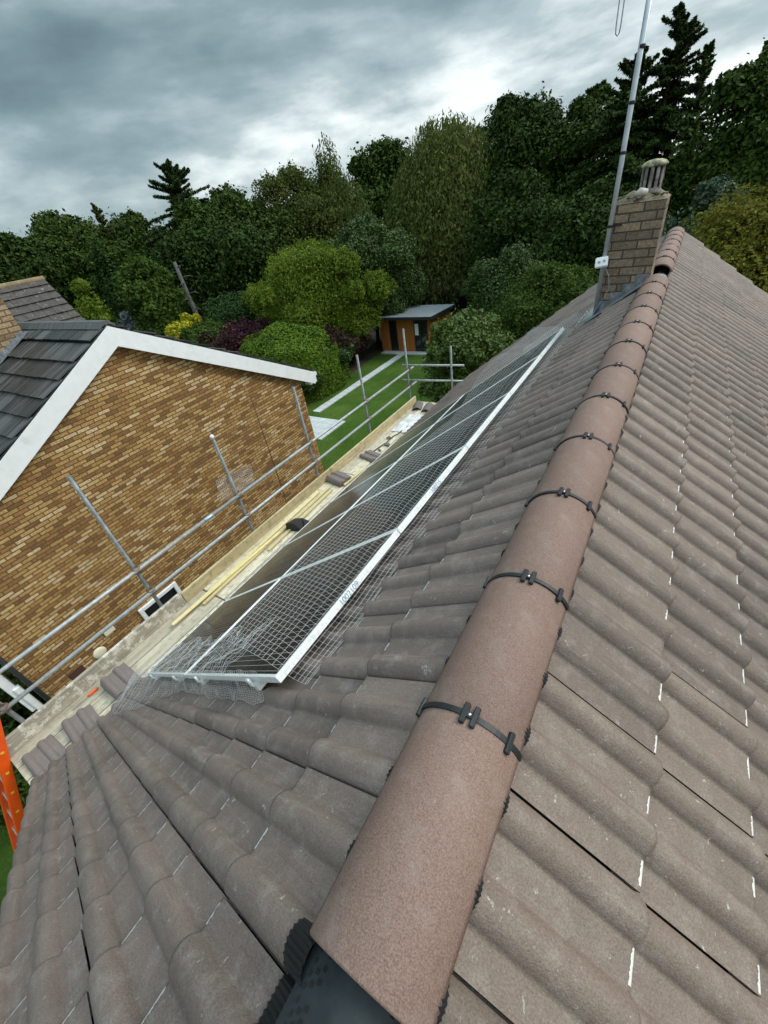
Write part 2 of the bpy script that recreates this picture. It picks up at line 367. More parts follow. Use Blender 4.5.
# ------------------------------------------------------------------ roof constants
PIT = R_(36.3); CP, SP = math.cos(PIT), math.sin(PIT); Z0 = -.04
Y0, Y1 = -.677, 9.13; TW = .3065; FIRST, GAUGE, NC = .472, .318, 14
def rp(sg, s, y, h=0.0):
    return Vector((sg * (s * CP + h * SP), y, Z0 - s * SP + h * CP))
def bump_(t):
    return (0.5 + 0.5 * math.cos(math.pi * max(-1, min(1, t)))) ** .8
US = [0, .0048, .0049, .0065, .010, .016, .024, .034, .044, .054, .064, .072, .078, .082, .085, .088, .096, .104, .112, .120, .128, .136, .144, .154, .157, .160, .164, .170, .178, .188, .198, .208, .218, .226, .232, .236, .239, .243, .251, .259, .267, .275, .283, .291, .299, .306]
def prof(u):
    if u < .00485: return -.016
    h = 0.0
    for c in (.0465, .2005):
        t = (u - c) / .0415
        if abs(t) < 1: h = .0295 * (1 - t * t) ** .80
    return h
def pan(u): return 1.0 if (.083 < u < .158 or .238 < u < .31) else 0.0

# ------------------------------------------------------------------ ground
GZ = -7.8
GRASS = mat('lawn_grass', (.05, .12, .015), .9, spec=.1); k = G(GRASS); co = k.n('ShaderNodeTexCoord').outputs['Object']
c = k.mix(k.mr(k.noi(.6, 6, .65, co), .35, .68, 0, 1), (.036, .085, .009), (.082, .135, .022))
c = k.mix(k.mr(k.noi(12, 6, .75, co), .35, .7, 0, .55), c, (.016, .038, .005))
c = k.mix(k.mr(k.noi(1.7, 5, .7, co), .6, .75, 0, .6), c, (.10, .10, .032))
k.l(c, k.b.inputs['Base Color'])
bp = k.n('ShaderNodeBump'); bp.inputs['Strength'].default_value = .9; bp.inputs['Distance'].default_value = .05; k.l(k.noi(25, 5, .7, co), bp.inputs['Height']); k.l(bp.outputs[0], k.b.inputs['Normal'])
SOIL = mat('dark_soil', (.035, .028, .018), .95, nz=1.5, var=.4, dirt=((.03, .05, .015), .8, .45, .6, .8), bump=(6, .8, .05))  # dark brown earth with greenish patches
mb = MB(); mb.add([(-700, -700, GZ - .02), (700, -700, GZ - .02), (700, 700, GZ - .02), (-700, 700, GZ - .02)], [(0, 1, 2, 3)])
tag(mb.build('ground', SOIL), kind='structure')
def sheet(name, pts, z, m):
    b = MB(); b.add([(x, y, z) for x, y in pts], [tuple(range(len(pts)))]); return tag(b.build(name, m), kind='structure')
sheet('lawn', [(-16.3, 9.5), (-3.6, 9.5), (-3.0, 24), (-7, 29.5), (-17.9, 29.5), (-17.3, 24), (-16.6, 18)], GZ - .012, GRASS)
sheet('front_lawn', [(-14, -12), (4, -12), (4, -.7), (-7, -.7), (-14, -.7)], GZ - .010, GRASS)
mb = MB()
for i in range(22):
    y = 15.9 + i * .478; mb.box((-15.42, y + .235, GZ + .012), (.52 + rnd.uniform(-.02, .02), .455, .05), rot=Matrix.Rotation(rnd.uniform(-.02, .02), 3, 'Z'))
tag(mb.build('garden_path', STONE), kind='structure')
mb = MB()
for i in range(5):
    for j in range(4): mb.box((-15.65 + .55 * i + .27, 13.2 + .53 * j + .26, GZ + .016), (.535, .515, .05))
tag(mb.build('patio', STONE), kind='structure')
sheet('side_passage', [(-7.35, -.7), (-3.6, -.7), (-3.6, 9.4), (-7.35, 9.4)], GZ - .006, mat('passage_concrete', (.25, .24, .22), .8, nz=3, var=.25))

# ------------------------------------------------------------------ our house
house = thing('tiled_house', 'house under the camera with grey-brown tiled roof and terracotta ridge', 'house', (0, 4.2, GZ))
# walls
mb = MB()
poly = [(-3.25, GZ), (3.25, GZ), (3.25, -2.62), (0, -.25), (-3.25, -2.62)]
mb.prism([(x, 0, z) for x, z in poly], (0, -.55, 0), (0, 9.0, 0)); part(mb, 'wall', BRICK_H, house)
for sg in (-1, 1):
    mb = MB(); p = rp(sg, 4.50, 0); mb.box((p.x - sg * .03, (Y0 + Y1) / 2, p.z - .14), (.022, Y1 - Y0 - .06, .2))
    part(mb, 'fascia', WHITE, house)
    mb = MB(); mb.box((sg * 3.46, (Y0 + Y1) / 2, p.z - .235), (.42, Y1 - Y0 - .06, .012)); part(mb, 'soffit', WHITE, house)
def tiles(sg):
    b = MB(); col = []
    off = Y0 if sg < 0 else Y0 + .155 - TW
    ncol = 33 if sg < 0 else 34
    for c in range(NC):
        se = FIRST + GAUGE * c
        for q in range(ncol):
            ya = off + q * TW
            jt = rnd.random(); dh = rnd.uniform(-.0015, .0015); ds = rnd.uniform(-.003, .003); skew = rnd.uniform(-.002, .002)
            us = []; 
            for u in US:
                y = ya + u if sg < 0 else ya + TW - u
                us.append((u, y))
            us = [(u, min(max(y, Y0), Y1)) for u, y in us]
            if max(y for _, y in us) - min(y for _, y in us) < .03: continue
            s_top = max(.015, se - GAUGE - .05)
            lines = [(s_top, 0), (se - GAUGE * .5, 0), (se - .010, 0), (se, 1), (se + .002, 2), (se - .001, 4), (se - .016, 3)]
            pf = {}
            for w_, (a_, b_) in enumerate(((.088, .158), (.240, .304))):
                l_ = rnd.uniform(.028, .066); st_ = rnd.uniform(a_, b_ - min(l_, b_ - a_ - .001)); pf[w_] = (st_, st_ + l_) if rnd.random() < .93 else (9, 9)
            o = len(b.v); n = len(us)
            for s, kind in lines:
                s2 = s + ds
                for u, y in us:
                    h = .004 + .024 * (s2 - (se - GAUGE)) / GAUGE + dh
                    hp = prof(u)
                    if kind == 0 or kind == 1: hh = h + hp + (skew * (u - .15) / .15)
                    elif kind == 2: hh = h + hp - .004
                    elif kind == 4: hh = h + hp - .015
                    else: hh = h + hp * .8 - .024
                    s3 = s2
                    b.v.append(tuple(rp(sg, s3, y, hh)))
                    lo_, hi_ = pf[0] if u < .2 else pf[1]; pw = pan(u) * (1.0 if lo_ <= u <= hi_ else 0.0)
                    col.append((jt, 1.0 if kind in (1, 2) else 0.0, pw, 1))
            for i in range(len(lines) - 1):
                for j in range(n - 1):
                    f = (o + i * n + j, o + (i + 1) * n + j, o + (i + 1) * n + j + 1, o + i * n + j + 1)
                    b.f.append(f if True else f[::-1]); b.m.append(0); b.sm.append(i < 3)
    # deck under the tiles so nothing shows through the joints
    b.col = col
    return b
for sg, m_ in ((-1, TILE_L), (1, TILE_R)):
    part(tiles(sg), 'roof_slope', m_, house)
mb = MB()
for sg in (-1, 1):
    a = [rp(sg, .02, 0, -.03), rp(sg, 4.55, 0, -.03), rp(sg, 4.55, 0, -.06), rp(sg, .06, 0, -.06)]
    mb.prism(a, (0, Y0 + .015, 0), (0, Y1 - .015, 0))
part(mb, 'roof_underlay', mat('dark_underlay', (.02, .02, .02), .9), house)
# ridge roll: pleated black skirts either side and a perforated membrane over the ridge batten
def slope_h(sg, s, y):
    """top surface height of tiles near the ridge"""
    off = Y0 if sg < 0 else Y0 + .155
    u = (y - off) % TW if sg < 0 else (off - y) % TW
    return .004 + .020 * (s - (FIRST - GAUGE)) / GAUGE + prof(u)
mb = MB()
for sg in (-1, 1):
    ys = np.arange(Y0 - .01, 5.32, .0032); ns = 5; vs = []
    for i, y in enumerate(ys):
        pl = .0032 * (1 if i % 3 == 0 else (-.3 if i % 3 == 1 else .2))
        for j in range(ns):
            s = .088 + ((.165 if y < .012 else .1265) - .088) * j / (ns - 1) + (rnd.uniform(-.0008, .0008) if j == ns - 1 else 0)
            vs.append(rp(sg, s, y, max(slope_h(sg, s, y), -.004) + .005 + pl + (.010 * (1 - j / (ns - 1)))))
    n = len(ys); fs = [(i * ns + j, (i + 1) * ns + j, (i + 1) * ns + j + 1, i * ns + j + 1) for i in range(n - 1) for j in range(ns - 1)]
    mb.add(vs, fs, 0, False)
part(mb, 'ridge_roll_skirt', BLACK, house)
mb = MB()
cs = [(-.100, None), (-.075, None), (-.045, -.058), (-.028, -.046), (0, -.043), (.028, -.046), (.045, -.058), (.075, None), (.100, None)]
ys = np.linspace(Y0 - .01, .12, 30); vs = []
def membrane_z(x, z):
    if z is None:
        s = abs(x) / CP; return rp(1, s, 0, .040).z
    return z
for y in ys:
    for x, z in cs:
        vs.append((x, y, membrane_z(x, z) + .0025 * mnoise.noise(Vector((x * 20, y * 9, 1)))))
nc_ = len(cs); mb.add(vs, [(i * nc_ + j, (i + 1) * nc_ + j, (i + 1) * nc_ + j + 1, i * nc_ + j + 1) for i in range(len(ys) - 1) for j in range(nc_ - 1)], 0, True)
for sg in (-1, 1):
    for i in range(46):
        for r in range(3):
            y = Y0 + .02 + i * .016 + (r % 2) * .008; x = sg * (.060 + r * .010)
            if rnd.random() < .12: continue
            z = membrane_z(x, None) if abs(x) >= .075 else membrane_z(x, None)
            zz_ = np.interp(abs(x), [.045, .075, .1], [-.058, membrane_z(.075, None), membrane_z(.1, None)]) + .0035
            mb.add([(x - .0028, y - .0034, zz_), (x + .0028, y - .0034, zz_), (x + .0028, y + .0034, zz_), (x - .0028, y + .0034, zz_)], [(0, 1, 2, 3)], 1)
part(mb, 'ridge_roll', [ROLL, HOLE], house)
# ridge tiles
RW, RH = .1185, .080
RR = (RW * RW + RH * RH) / (2 * RH); TH = math.asin(min(1, RW / RR)) if RH <= RR else math.pi - math.asin(RW / RR)
def arc(r, a): return (r * math.sin(a), r * math.cos(a) - RR)
def ridge_tile(length):
    b = MB(); n = 20; t = .014
    ysl = [0, .004, length * .5, length - .004, length]
    vs = []; fs = []
    for i, y in enumerate(ysl):
        bev = .003 if i in (0, 4) else 0
        for kk in range(n + 1):
            a = -TH + 2 * TH * kk / n; x, z = arc(RR - bev, a); vs.append((x, y, z))
        for kk in range(n, -1, -1):
            a = -TH + 2 * TH * kk / n; x, z = arc(RR - t, a); vs.append((x, y, z))
    m = 2 * (n + 1)
    for i in range(len(ysl) - 1):
        for kk in range(m): fs.append((i * m + kk, (i + 1) * m + kk, (i + 1) * m + (kk + 1) % m, i * m + (kk + 1) % m))
    b.add(vs, fs, 0, True)
    for e_ in (0, len(ysl) - 1):
        for kk in range(n):
            q = (e_ * m + kk, e_ * m + kk + 1, e_ * m + m - 2 - kk, e_ * m + m - 1 - kk)
            b.f.append(q); b.m.append(0); b.sm.append(False)
    return b
def union():
    b = MB(); n = 24
    vs = []
    for kk in range(n + 1):
        a = -TH + 2 * TH * kk / n
        for r, y in ((RR - .004, -.0075), (RR + .004, -.0065), (RR + .004, .0065), (RR - .004, .0075)):
            x, z = arc(r, a); vs.append((x, y, z))
    fs = [(i * 4 + j, (i + 1) * 4 + j, (i + 1) * 4 + (j + 1) % 4, i * 4 + (j + 1) % 4) for i in range(n) for j in range(4)]
    b.add(vs, fs, 0, False)
    for a in (-.97 * TH, -.065, .115, .66 * TH):
        x, z = arc(RR + .004, a); b.box((x, 0, z), (.0130, .048, .0115), rot=Matrix.Rotation(a, 3, 'Y'), bev=.002)
    x, z = arc(RR + .004, .025); b.box((x, 0, z), (.014, .014, .007), rot=Matrix.Rotation(.025, 3, 'Y'), bev=.001)
    return b
def screw():
    b = MB(); x, z = arc(RR + .0075, .025); b.lathe([(.0001, .0022), (.003, .002), (.0045, 0)], (x, 0, z), 10); return b
rt0 = ridge_tile(.4455).build('ridge_tile', RIDGE, house)
rt0.location = Vector((0, .0, 0)) - house.location
un0 = union().build('ridge_union', BLACK, rt0); un0.location = (0, -.002, 0)
sc0 = screw().build('union_screw', SCREW, rt0); sc0.location = (0, -.002, 0)
def dup_ridge(y, withu=True, dz=0, rx=0):
    r = rt0.copy(); COL.objects.link(r); r.parent = house; r.location = Vector((rnd.uniform(-.0015, .0015), y, dz)) - house.location
    r.rotation_euler = (rx, rnd.uniform(-.015, .015), rnd.uniform(-.004, .004))
    if withu:
        for q in (un0, sc0):
            d = q.copy(); COL.objects.link(d); d.parent = r; d.location = (0, -.002, 0)
    return r
for i in range(1, 11): dup_ridge(.45 * i, dz=rnd.uniform(-.001, .001))
short = ridge_tile(.36).build('ridge_tile', RIDGE, house); short.location = Vector((0, 4.95, 0)) - house.location
for q in (un0, sc0):
    d = q.copy(); COL.objects.link(d); d.parent = short; d.location = (0, -.002, 0)
for i in range(7): dup_ridge(5.86 + .45 * i, withu=i > 0, dz=rnd.uniform(0, .004))
# first tile has no union at its open near end
bpy.data.objects.remove(un0); bpy.data.objects.remove(sc0)
# chimney stack on the left slope
ch = MB(); CX0, CX1, CY0, CY1, CZ = -.485, -.055, 5.32, 5.78, .60
ch.prism([(CX0, 0, -.75), (CX1, 0, -.75), (CX1, 0, CZ), (CX0, 0, CZ)], (0, CY0, 0), (0, CY1, 0))
for i, f in enumerate(ch.f):
    nrm = (Vector(ch.v[f[1]]) - Vector(ch.v[f[0]])).cross(Vector(ch.v[f[2]]) - Vector(ch.v[f[1]]))
    if abs(nrm.x) > abs(nrm.y): ch.m[i] = 1
chim = part(ch, 'chimney', [BRICK_C, BRICK_CX], house)
mb = MB(); nx = 14; vs = []
for i in range(nx + 1):
    for j in range(nx + 1):
        u, v = i / nx, j / nx; d = min(u, v, 1 - u, 1 - v)
        z = CZ + .004 + min(.060, d * .26) + (.028 * mnoise.noise(Vector((u * 5, v * 5, 3))) if 0 < d else -.004)
        vs.append((CX0 - .004 + (CX1 - CX0 + .008) * u, CY0 - .004 + (CY1 - CY0 + .008) * v, z))
mb.add(vs, [(i * (nx + 1) + j, (i + 1) * (nx + 1) + j, (i + 1) * (nx + 1) + j + 1, i * (nx + 1) + j + 1) for i in range(nx) for j in range(nx)], 0, False)
for q in range(16):
    mb.box((rnd.uniform(CX0 + .03, CX1 - .03), rnd.uniform(CY0 + .01, CY0 + .12), CZ + rnd.uniform(.02, .06)), (rnd.uniform(.02, .06), rnd.uniform(.02, .05), rnd.uniform(.015, .03)), rot=Matrix.Rotation(rnd.uniform(0, 3), 3, 'Z') @ Matrix.Rotation(rnd.uniform(-.5, .5), 3, 'X'), bev=.006)
part(mb, 'flaunching', MOSS, chim)
mb = MB(); pc = Vector((-.225, 5.52, CZ))
mb.lathe([(.095, .03), (.095, .07), (.085, .085), (.07, .09), (.05, .05)], pc, 20)
for i in range(11):
    a = 2 * math.pi * i / 11 + .12; mb.box(pc + Vector((.086 * math.cos(a), .086 * math.sin(a), .160)), (.028, .014, .17), rot=Matrix.Rotation(a + math.pi / 2, 3, 'Z'), bev=.004)
mb.lathe([(.074, .08), (.074, .24)], pc, 14, 1)
part(mb, 'chimney_pot', [POT, HOLE], chim)
mb = MB(); mb.lathe([(.098, .243), (.108, .249), (.110, .258), (.090, .280), (.05, .294), (.0, .299)], pc, 22); part(mb, 'pot_cap', LICHEN, chim)
mb = MB(); mb.tube([(-.33, CY0 + .05, CZ + .05), (-.28, CY0 + .03, CZ + .075), (-.23, CY0 + .05, CZ + .07)], [.02, .036, .022], 10); part(mb, 'mortar_lump', mat('pale_mortar', (.5, .47, .42), .9, nz=30, var=.2), chim)
# lead flashings
mb = MB()
p0, p1 = rp(-1, .06, 0, .042), rp(-1, .70, 0, .042)
mb.prism([p0, p1, p1 + Vector((0, 0, .006)), p0 + Vector((0, 0, .006))], (0, 5.12, 0), (0, 5.318, 0))
for i in range(4):   # stepped soakers on the near face
    x = CX0 + .05 + i * .105; s = -x / CP; zt = rp(-1, s, 0, .10).z
    mb.box((x, 5.313, zt), (.112, .008, .10), bev=.002)
part(mb, 'lead_flashing', LEAD, chim)
mb = MB()
p0, p1 = rp(-1, .62, 0, .044), rp(-1, .84, 0, .036)
mb.prism([p0, p1, p1 + Vector((0, 0, .008)), p0 + Vector((0, 0, .008))], (0, 5.35, 0), (0, 6.05, 0)); part(mb, 'lead_back_gutter', LEADL, chim)
mb = MB(); vs = []
for i in range(9):
    y = 5.29 + .60 * i / 8
    for kk in range(9):
        a = -TH + 2 * TH * kk / 8; x, z = arc(RR - .012, a); vs.append((x * 1.02, y, z - .004 - .075 * max(0, min(1, (y - 5.42) / .3)) + .004 * mnoise.noise(Vector((x * 30, y * 20, 0)))))
mb.add(vs, [(i * 9 + j, (i + 1) * 9 + j, (i + 1) * 9 + j + 1, i * 9 + j + 1) for i in range(8) for j in range(8)], 0, False)
part(mb, 'lead_saddle', LEADL, house)

# ------------------------------------------------------------------ aerial mast
mast = thing('aerial_mast', 'tall grey aerial pole strapped to the brick chimney with white junction box', 'aerial', (-.50, 5.27, -.35))
mb = MB(); mb.tube([(-.50, 5.27, -.36), (-.475, 5.27, .9), (-.455, 5.27, 2.6)], .0215, 12); part(mb, 'pole', mat('grey_mast_tube', (.42, .46, .49), .4, .5, nz=10, var=.15), mast)
for z in (.44, .62 + .36, 1.30, 1.62):
    mb = MB(); xx = -.50 + .02 * (z + .36); mb.lathe([(.0235, -.012), (.025, -.01), (.025, .01), (.0235, .012)], (xx, 5.27, z), 12)
    if z < .6: mb.box((xx + .05, 5.295, z), (.10, .012, .016))
    part(mb, 'strap', BLACK, mast)
mb = MB(); mb.box((-.505, 5.232, .145), (.115, .04, .095), rot=Matrix.Rotation(-.12, 3, 'Y') @ Matrix.Rotation(-.55, 3, 'X'), bev=.008); jb = part(mb, 'junction_box', WHITE, mast)
for dx, dz in ((-.02, .01), (.025, .02)):
    mb = MB(); mb.box((-.505 + dx, 5.205, .145 + dz), (.025, .006, .012), rot=Matrix.Rotation(-.55, 3, 'X')); part(mb, 'box_clip', GREYP, jb)
mb = MB(); mb.tube([(-.47, 5.25, .10), (-.42, 5.24, .02), (-.40, 5.26, -.10), (-.44, 5.25, -.20), (-.49, 5.24, -.28), (-.52, 5.20, -.36), (-.58, 5.15, -.40)], .004, 6); part(mb, 'cable', GREYP, mast)
mb = MB(); mb.tube([(-.66, 5.27, 2.35), (-.45, 5.27, 2.35)], .012, 8)
dp = [(-.672, 5.27, 2.3), (-.672, 5.27, 1.78), (-.668, 5.27, 1.735), (-.655, 5.27, 1.72), (-.642, 5.27, 1.735), (-.638, 5.27, 1.78), (-.638, 5.27, 2.3)]
mb.tube(dp, .0045, 8); part(mb, 'dipole', mat('dull_dipole', (.25, .27, .29), .45, .6), mast)

# ------------------------------------------------------------------ solar panels
PS0, PH, PW, PY0 = .93, 1.535, .968, .465
CELL = mat('mono_cell_glass', (.012, .013, .015), .12, spec=.12); k = G(CELL)
co = k.n('ShaderNodeTexCoord').outputs['Object']; sp = k.n('ShaderNodeSeparateXYZ'); k.l(co, sp.inputs[0])
def line_mask(v, per, wid): 
    fr = k.m('FRACT', k.m('DIVIDE', v, per)); return k.m('LESS_THAN', fr, wid / per)
bus = line_mask(sp.outputs[0], .0320, .0020); gx = line_mask(sp.outputs[0], .1602, .004); gy = line_mask(sp.outputs[1], .0805, .0032)
c = k.mix(k.m('MULTIPLY', bus, .85), (.017, .018, .019), (.46, .46, .46))
c = k.mix(k.m('MAXIMUM', gx, k.m('MULTIPLY', gy, .5)), c, (.10, .105, .105))
c = k.mix(k.mr(k.noi(2.5, 5, .65, co), .5, .8, 0, .04), c, (.25, .24, .21))
k.b.inputs['IOR'].default_value = 1.22
k.l(c, k.b.inputs['Base Color']); k.l(k.mr(k.noi(4, 5, .65, co), .3, .7, .07, .2), k.b.inputs['Roughness'])
ROT = Matrix(((0, -CP, -SP), (1, 0, 0), (0, -SP, CP)))   # panel axes: local x -> +Y, local y -> down the left slope, local z -> outward
def panel_meshes():
    f = MB(); t = .035; w = .016
    f.box((PW / 2, w / 2, t / 2 - .035), (PW, w, t), bev=.0012); f.box((PW / 2, PH - w / 2, t / 2 - .035), (PW, w, t), bev=.0012)
    f.box((w / 2, PH / 2, t / 2 - .0352), (w, PH - 2 * w - .001, t), bev=.0012); f.box((PW - w / 2, PH / 2, t / 2 - .0352), (w, PH - 2 * w - .001, t), bev=.0012)
    g = MB(); g.box((PW / 2, PH / 2, -.0055), (PW - 2 * w - .001, PH - 2 * w - .001, .005))
    bk = MB(); bk.box((PW / 2, PH / 2, -.0105), (PW - 2 * w - .002, PH - 2 * w - .002, .0035))
    return f, g, bk
fm, gm, bm_ = panel_meshes()
ordn = ['nearest', 'second nearest', 'middle', 'second farthest', 'farthest']
proto = None
for row in range(2):
    for i in range(5):
        lab = f"solar panel in the {'upper row along the ridge side' if row == 0 else 'lower row by the eaves'}, {ordn[i]} of its five"
        if proto is None:
            r = thing('solar_panel', lab, 'solar panel', group='solar panels on the roof'); fo = fm.build('frame', ALU, r); go = gm.build('cell_glass', CELL, r); bo = bm_.build('backsheet', WHITE, r); proto = (r, fo, go, bo)
        else:
            r = proto[0].copy(); COL.objects.link(r); r['label'] = lab
            for q in proto[1:]:
                d = q.copy(); COL.objects.link(d); d.parent = r
        p = rp(-1, PS0 + row * (PH + .012), PY0 + i * (PW + .008), .118 + rnd.uniform(-.0015, .0015))
        r.matrix_world = Matrix.Translation(p) @ (ROT @ Matrix.Rotation(rnd.uniform(-.0015, .0015), 3, 'X')).to_4x4()
        if i in (0, 1) and row == 0:
            cu = bpy.data.curves.new('serial', 'FONT'); cu.body = '1002109' if i == 0 else '100215'; cu.size = .042; cu.extrude = .0004
            to = bpy.data.objects.new('serial', cu); COL.objects.link(to); bpy.context.view_layer.update()
            me = bpy.data.meshes.new_from_object(to.evaluated_get(bpy.context.evaluated_depsgraph_get())); bpy.data.objects.remove(to)
            me.materials.append(INK); t_ = bpy.data.objects.new('marked_number', me); COL.objects.link(t_); t_.parent = r
            t_.matrix_local = Matrix.Translation((.42 if i == 0 else .40, -.001, -.0325)) @ Matrix.Rotation(R_(90), 4, 'X')
rails = thing('mounting_rails', 'aluminium mounting rails with clamps beneath the solar panels', 'mounting rail', rp(-1, 2.4, 2.9, .05))
for s in (PS0 + .28, PS0 + 1.2, PS0 + PH + .3, PS0 + PH + 1.25):
    mb = MB(); p = rp(-1, s, 2.9, .062); Rm = Matrix(((0, -CP, -SP), (1, 0, 0), (0, -SP, CP)))
    mb.box(p, (4.90, .040, .038), rot=Rm); part(mb, 'rail', ALU, rails)
    mb = MB(); mb.box(rp(-1, s, .447, .098), (.012, .03, .045), rot=Rm, bev=.002); part(mb, 'end_clamp', ALU, rails)
    for y in (1.0, 2.2, 3.4, 4.6):
        mb = MB(); mb.box(rp(-1, s, y, .038), (.03, .12, .006), rot=Rm); part(mb, 'roof_hook', SCREW, rails)

# ------------------------------------------------------------------ bird mesh (real wires)
def wires(P, r, acc):
    """P: (n,3) polyline -> triangular wire"""
    P = np.asarray(P, float); n = len(P)
    d = np.gradient(P, axis=0); d /= np.linalg.norm(d, axis=1)[:, None] + 1e-12
    a = np.cross(d, np.array([.31, .17, .93])); a /= np.linalg.norm(a, axis=1)[:, None] + 1e-12; b = np.cross(d, a)
    V = np.stack([P + r * (math.cos(t) * a + math.sin(t) * b) for t in (0, 2.0944, 4.18879)], 1).reshape(-1, 3)
    i = np.arange(n - 1)[:, None] * 3; k_ = np.arange(3)[None]; k2 = (k_ + 1) % 3
    F = np.stack([i + k_, i + k2, i + 3 + k2, i + 3 + k_], -1).reshape(-1, 4)
    acc.append((V, F))
def grid(fn, nu, nv, r, acc, su=1, sv=1, drop=0.0):
    """fn(u index, v index)-> point; wires along both directions"""
    P = np.array([[fn(i, j) for j in range(nv)] for i in range(nu)])
    for i in range(0, nu, su):
        if rnd.random() >= drop: wires(P[i], r, acc)
    for j in range(0, nv, sv):
        if rnd.random() >= drop: wires(P[:, j], r, acc)
def collect(name, acc, m, parent=None):
    V = []; F = []; o = 0
    for v, f in acc: V.append(v); F.append(f + o); o += len(v)
    return npmesh(name, np.concatenate(V), np.concatenate(F), m, parent, True)
nz = lambda a, b, c: mnoise.noise(Vector((a, b, c)))
acc = []
def path_sh(w):
    """cross-section of the draped mesh: w=0 at the lip on the tiles, over the top frame and down on to the glass"""
    if w < .17:
        t = w / .17; return .785 + .145 * t, .040 + .085 * t ** 1.7
    t = w - .17
    return .93 + t * .80 - .25 * t * t, .126 + .03 * min(1, t * 20) + t * .62
def drape(i, j):
    y = .50 + .026 * i; w = .026 * j - .01
    s, h = path_sh(max(w, 0)); 
    if w < .17: s += .05 * nz(y * 1.3, 0, 5) * (1 - w / .17); h += .010 * nz(y * 3, w * 10, 9)
    else: h += (w - .17) * (.35 * nz(y * .9, 0, 2) - .12) + .014 * nz(y * 4, s * 5, 4); h = max(h, .128)
    return rp(-1, s + .006 * nz(y * 2, s * 2, 7), y + .022 * nz(y * 1.1, s * 1.6, 8) + .005 * nz(y * 6, s * 5, 18) + .03 * (s - .9) * (i > 170), h)
grid(drape, 184, 21, .00065, acc)
# crumpled skirt at the near side of the array, running out over the eaves
def skirt(i, j):
    s = 1.05 + .026 * i; t = j / 15; sm = max(0, min(1, (s - 2.4) / 1.6)); sm = sm * sm * (3 - 2 * sm)
    out_ = .07 + .30 * sm
    y = .462 - t * out_ + .012 * nz(s * 9, t * 2, 1) + .02 * nz(s * 3, t, 6) * t
    h = .118 * (1 - t) ** 1.4 + .040 + (.016 * nz(s * 7, t * 3, 3) + .01 * nz(s * 17, t * 5, 12)) * (.3 + t)
    if s > 4.6:
        dz = (s - 4.6); p = rp(-1, 4.6, y, h); return p + Vector((-dz * .85, 0, -dz * .55 - .10 * min(1, dz * 6)))
    return rp(-1, s, y, max(h, .034))
grid(skirt, 152, 16, .00065, acc, 1, 1)
def ruck(i, j):
    s = 1.5 + .03 * i; t = j / 9
    y = .455 + t * .34 * (1 + .3 * nz(s * 3, 0, 4)); h = .135 + abs(.05 * nz(s * 5, t * 2.2, 21)) + .02 * nz(s * 15, t * 6, 22)
    return rp(-1, s, y, max(.124, h))
grid(ruck, 84, 10, .0006, acc)
def curl(i, j):
    a = i / 15 * 5.2; s = .74 + .022 * j; r = .055 + .012 * nz(a, s * 4, 30)
    return rp(-1, s, 5.40 + r * math.sin(a) + .02 * nz(s * 3, 1, 2), .075 + r * (1 - math.cos(a)) * .8)
grid(curl, 16, 34, .0009, acc)
mesh_o = collect('bird_mesh', acc, WIRE)
tag(mesh_o, 'galvanised square bird mesh draped and crumpled over the solar panels', 'wire mesh')

# ------------------------------------------------------------------ scaffold
SX = -4.87; DZ = -3.25
scaf = thing('scaffold', 'galvanised tube scaffold with guard rails and toe boards along the eaves', 'scaffold', (SX, 4, GZ))
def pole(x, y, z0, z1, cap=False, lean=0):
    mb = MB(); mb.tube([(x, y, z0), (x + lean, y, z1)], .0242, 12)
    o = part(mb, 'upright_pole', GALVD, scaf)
    mb = MB(); mb.box((x, y, GZ + .01), (.15, .15, .012)); part(mb, 'base_plate', GALV, o)
    if cap:
        mb = MB(); mb.lathe([(.026, -.05), (.028, -.02), (.027, 0), (.012, .012)], (x + lean, y, z1), 12); part(mb, 'pole_cap', WHITE, o)
    return o
tops = [(-.48, -.9), (1.30, -.92), (3.06, -1.32), (4.82, -1.30), (6.72, -1.38), (8.62, -1.40)]
for i, (y, zt) in enumerate(tops): pole(SX - .03, y, GZ, zt, cap=(i == 2))
pole(-3.74, 8.62, GZ, -1.76)
def rail(a, b): 
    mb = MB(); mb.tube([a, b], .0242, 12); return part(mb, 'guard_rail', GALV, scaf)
ZU, ZL = -2.335, -2.735
rail((SX + .03, -1.6, ZU), (SX + .03, 2.45, ZU + .004)); rail((SX + .03, 2.455, ZU + .004), (SX + .03, 8.80, ZU))
rail((SX + .03, -1.7, ZL), (SX + .03, 8.90, ZL))
rail((-5.05, 8.66, -2.25), (-3.45, 8.66, -2.19)); rail((-5.09, 8.66, -2.62), (-3.48, 8.66, -2.55))
for y, _ in tops:
    mb = MB(); mb.tube([(SX - .1, y + .07, DZ - .075), (-3.4, y + .07, DZ - .075)], .0242, 10); part(mb, 'transom', GALV, scaf)
    for z in (ZU, ZL):
        mb = MB(); mb.box((SX, y, z), (.105, .066, .066), bev=.014); mb.box((SX + .015, y, z), (.066, .10, .082), bev=.014)
        mb.tube([(SX + .01, y + .02, z + .03), (SX + .01, y + .02, z + .075)], .008, 6); part(mb, 'coupler', mat('rusty_coupler', (.16, .135, .11), .55, .5, nz=40, var=.5, dirt=((.20, .08, .03), 30, .5, .65, .8)) if 'rusty_coupler' not in bpy.data.materials else bpy.data.materials['rusty_coupler'], scaf)
mb = MB(); mb.lathe([(.030, -.075), (.033, -.07), (.033, .07), (.030, .075)], (0, 0, 0), 12, mat=Matrix.Rotation(R_(90), 3, 'X')); sl = mb.build('joint_sleeve', mat('blue_grey_sleeve', (.28, .38, .44), .4, .6), scaf); sl.location = Vector((SX + .03, 2.45, ZU + .002)) - scaf.location
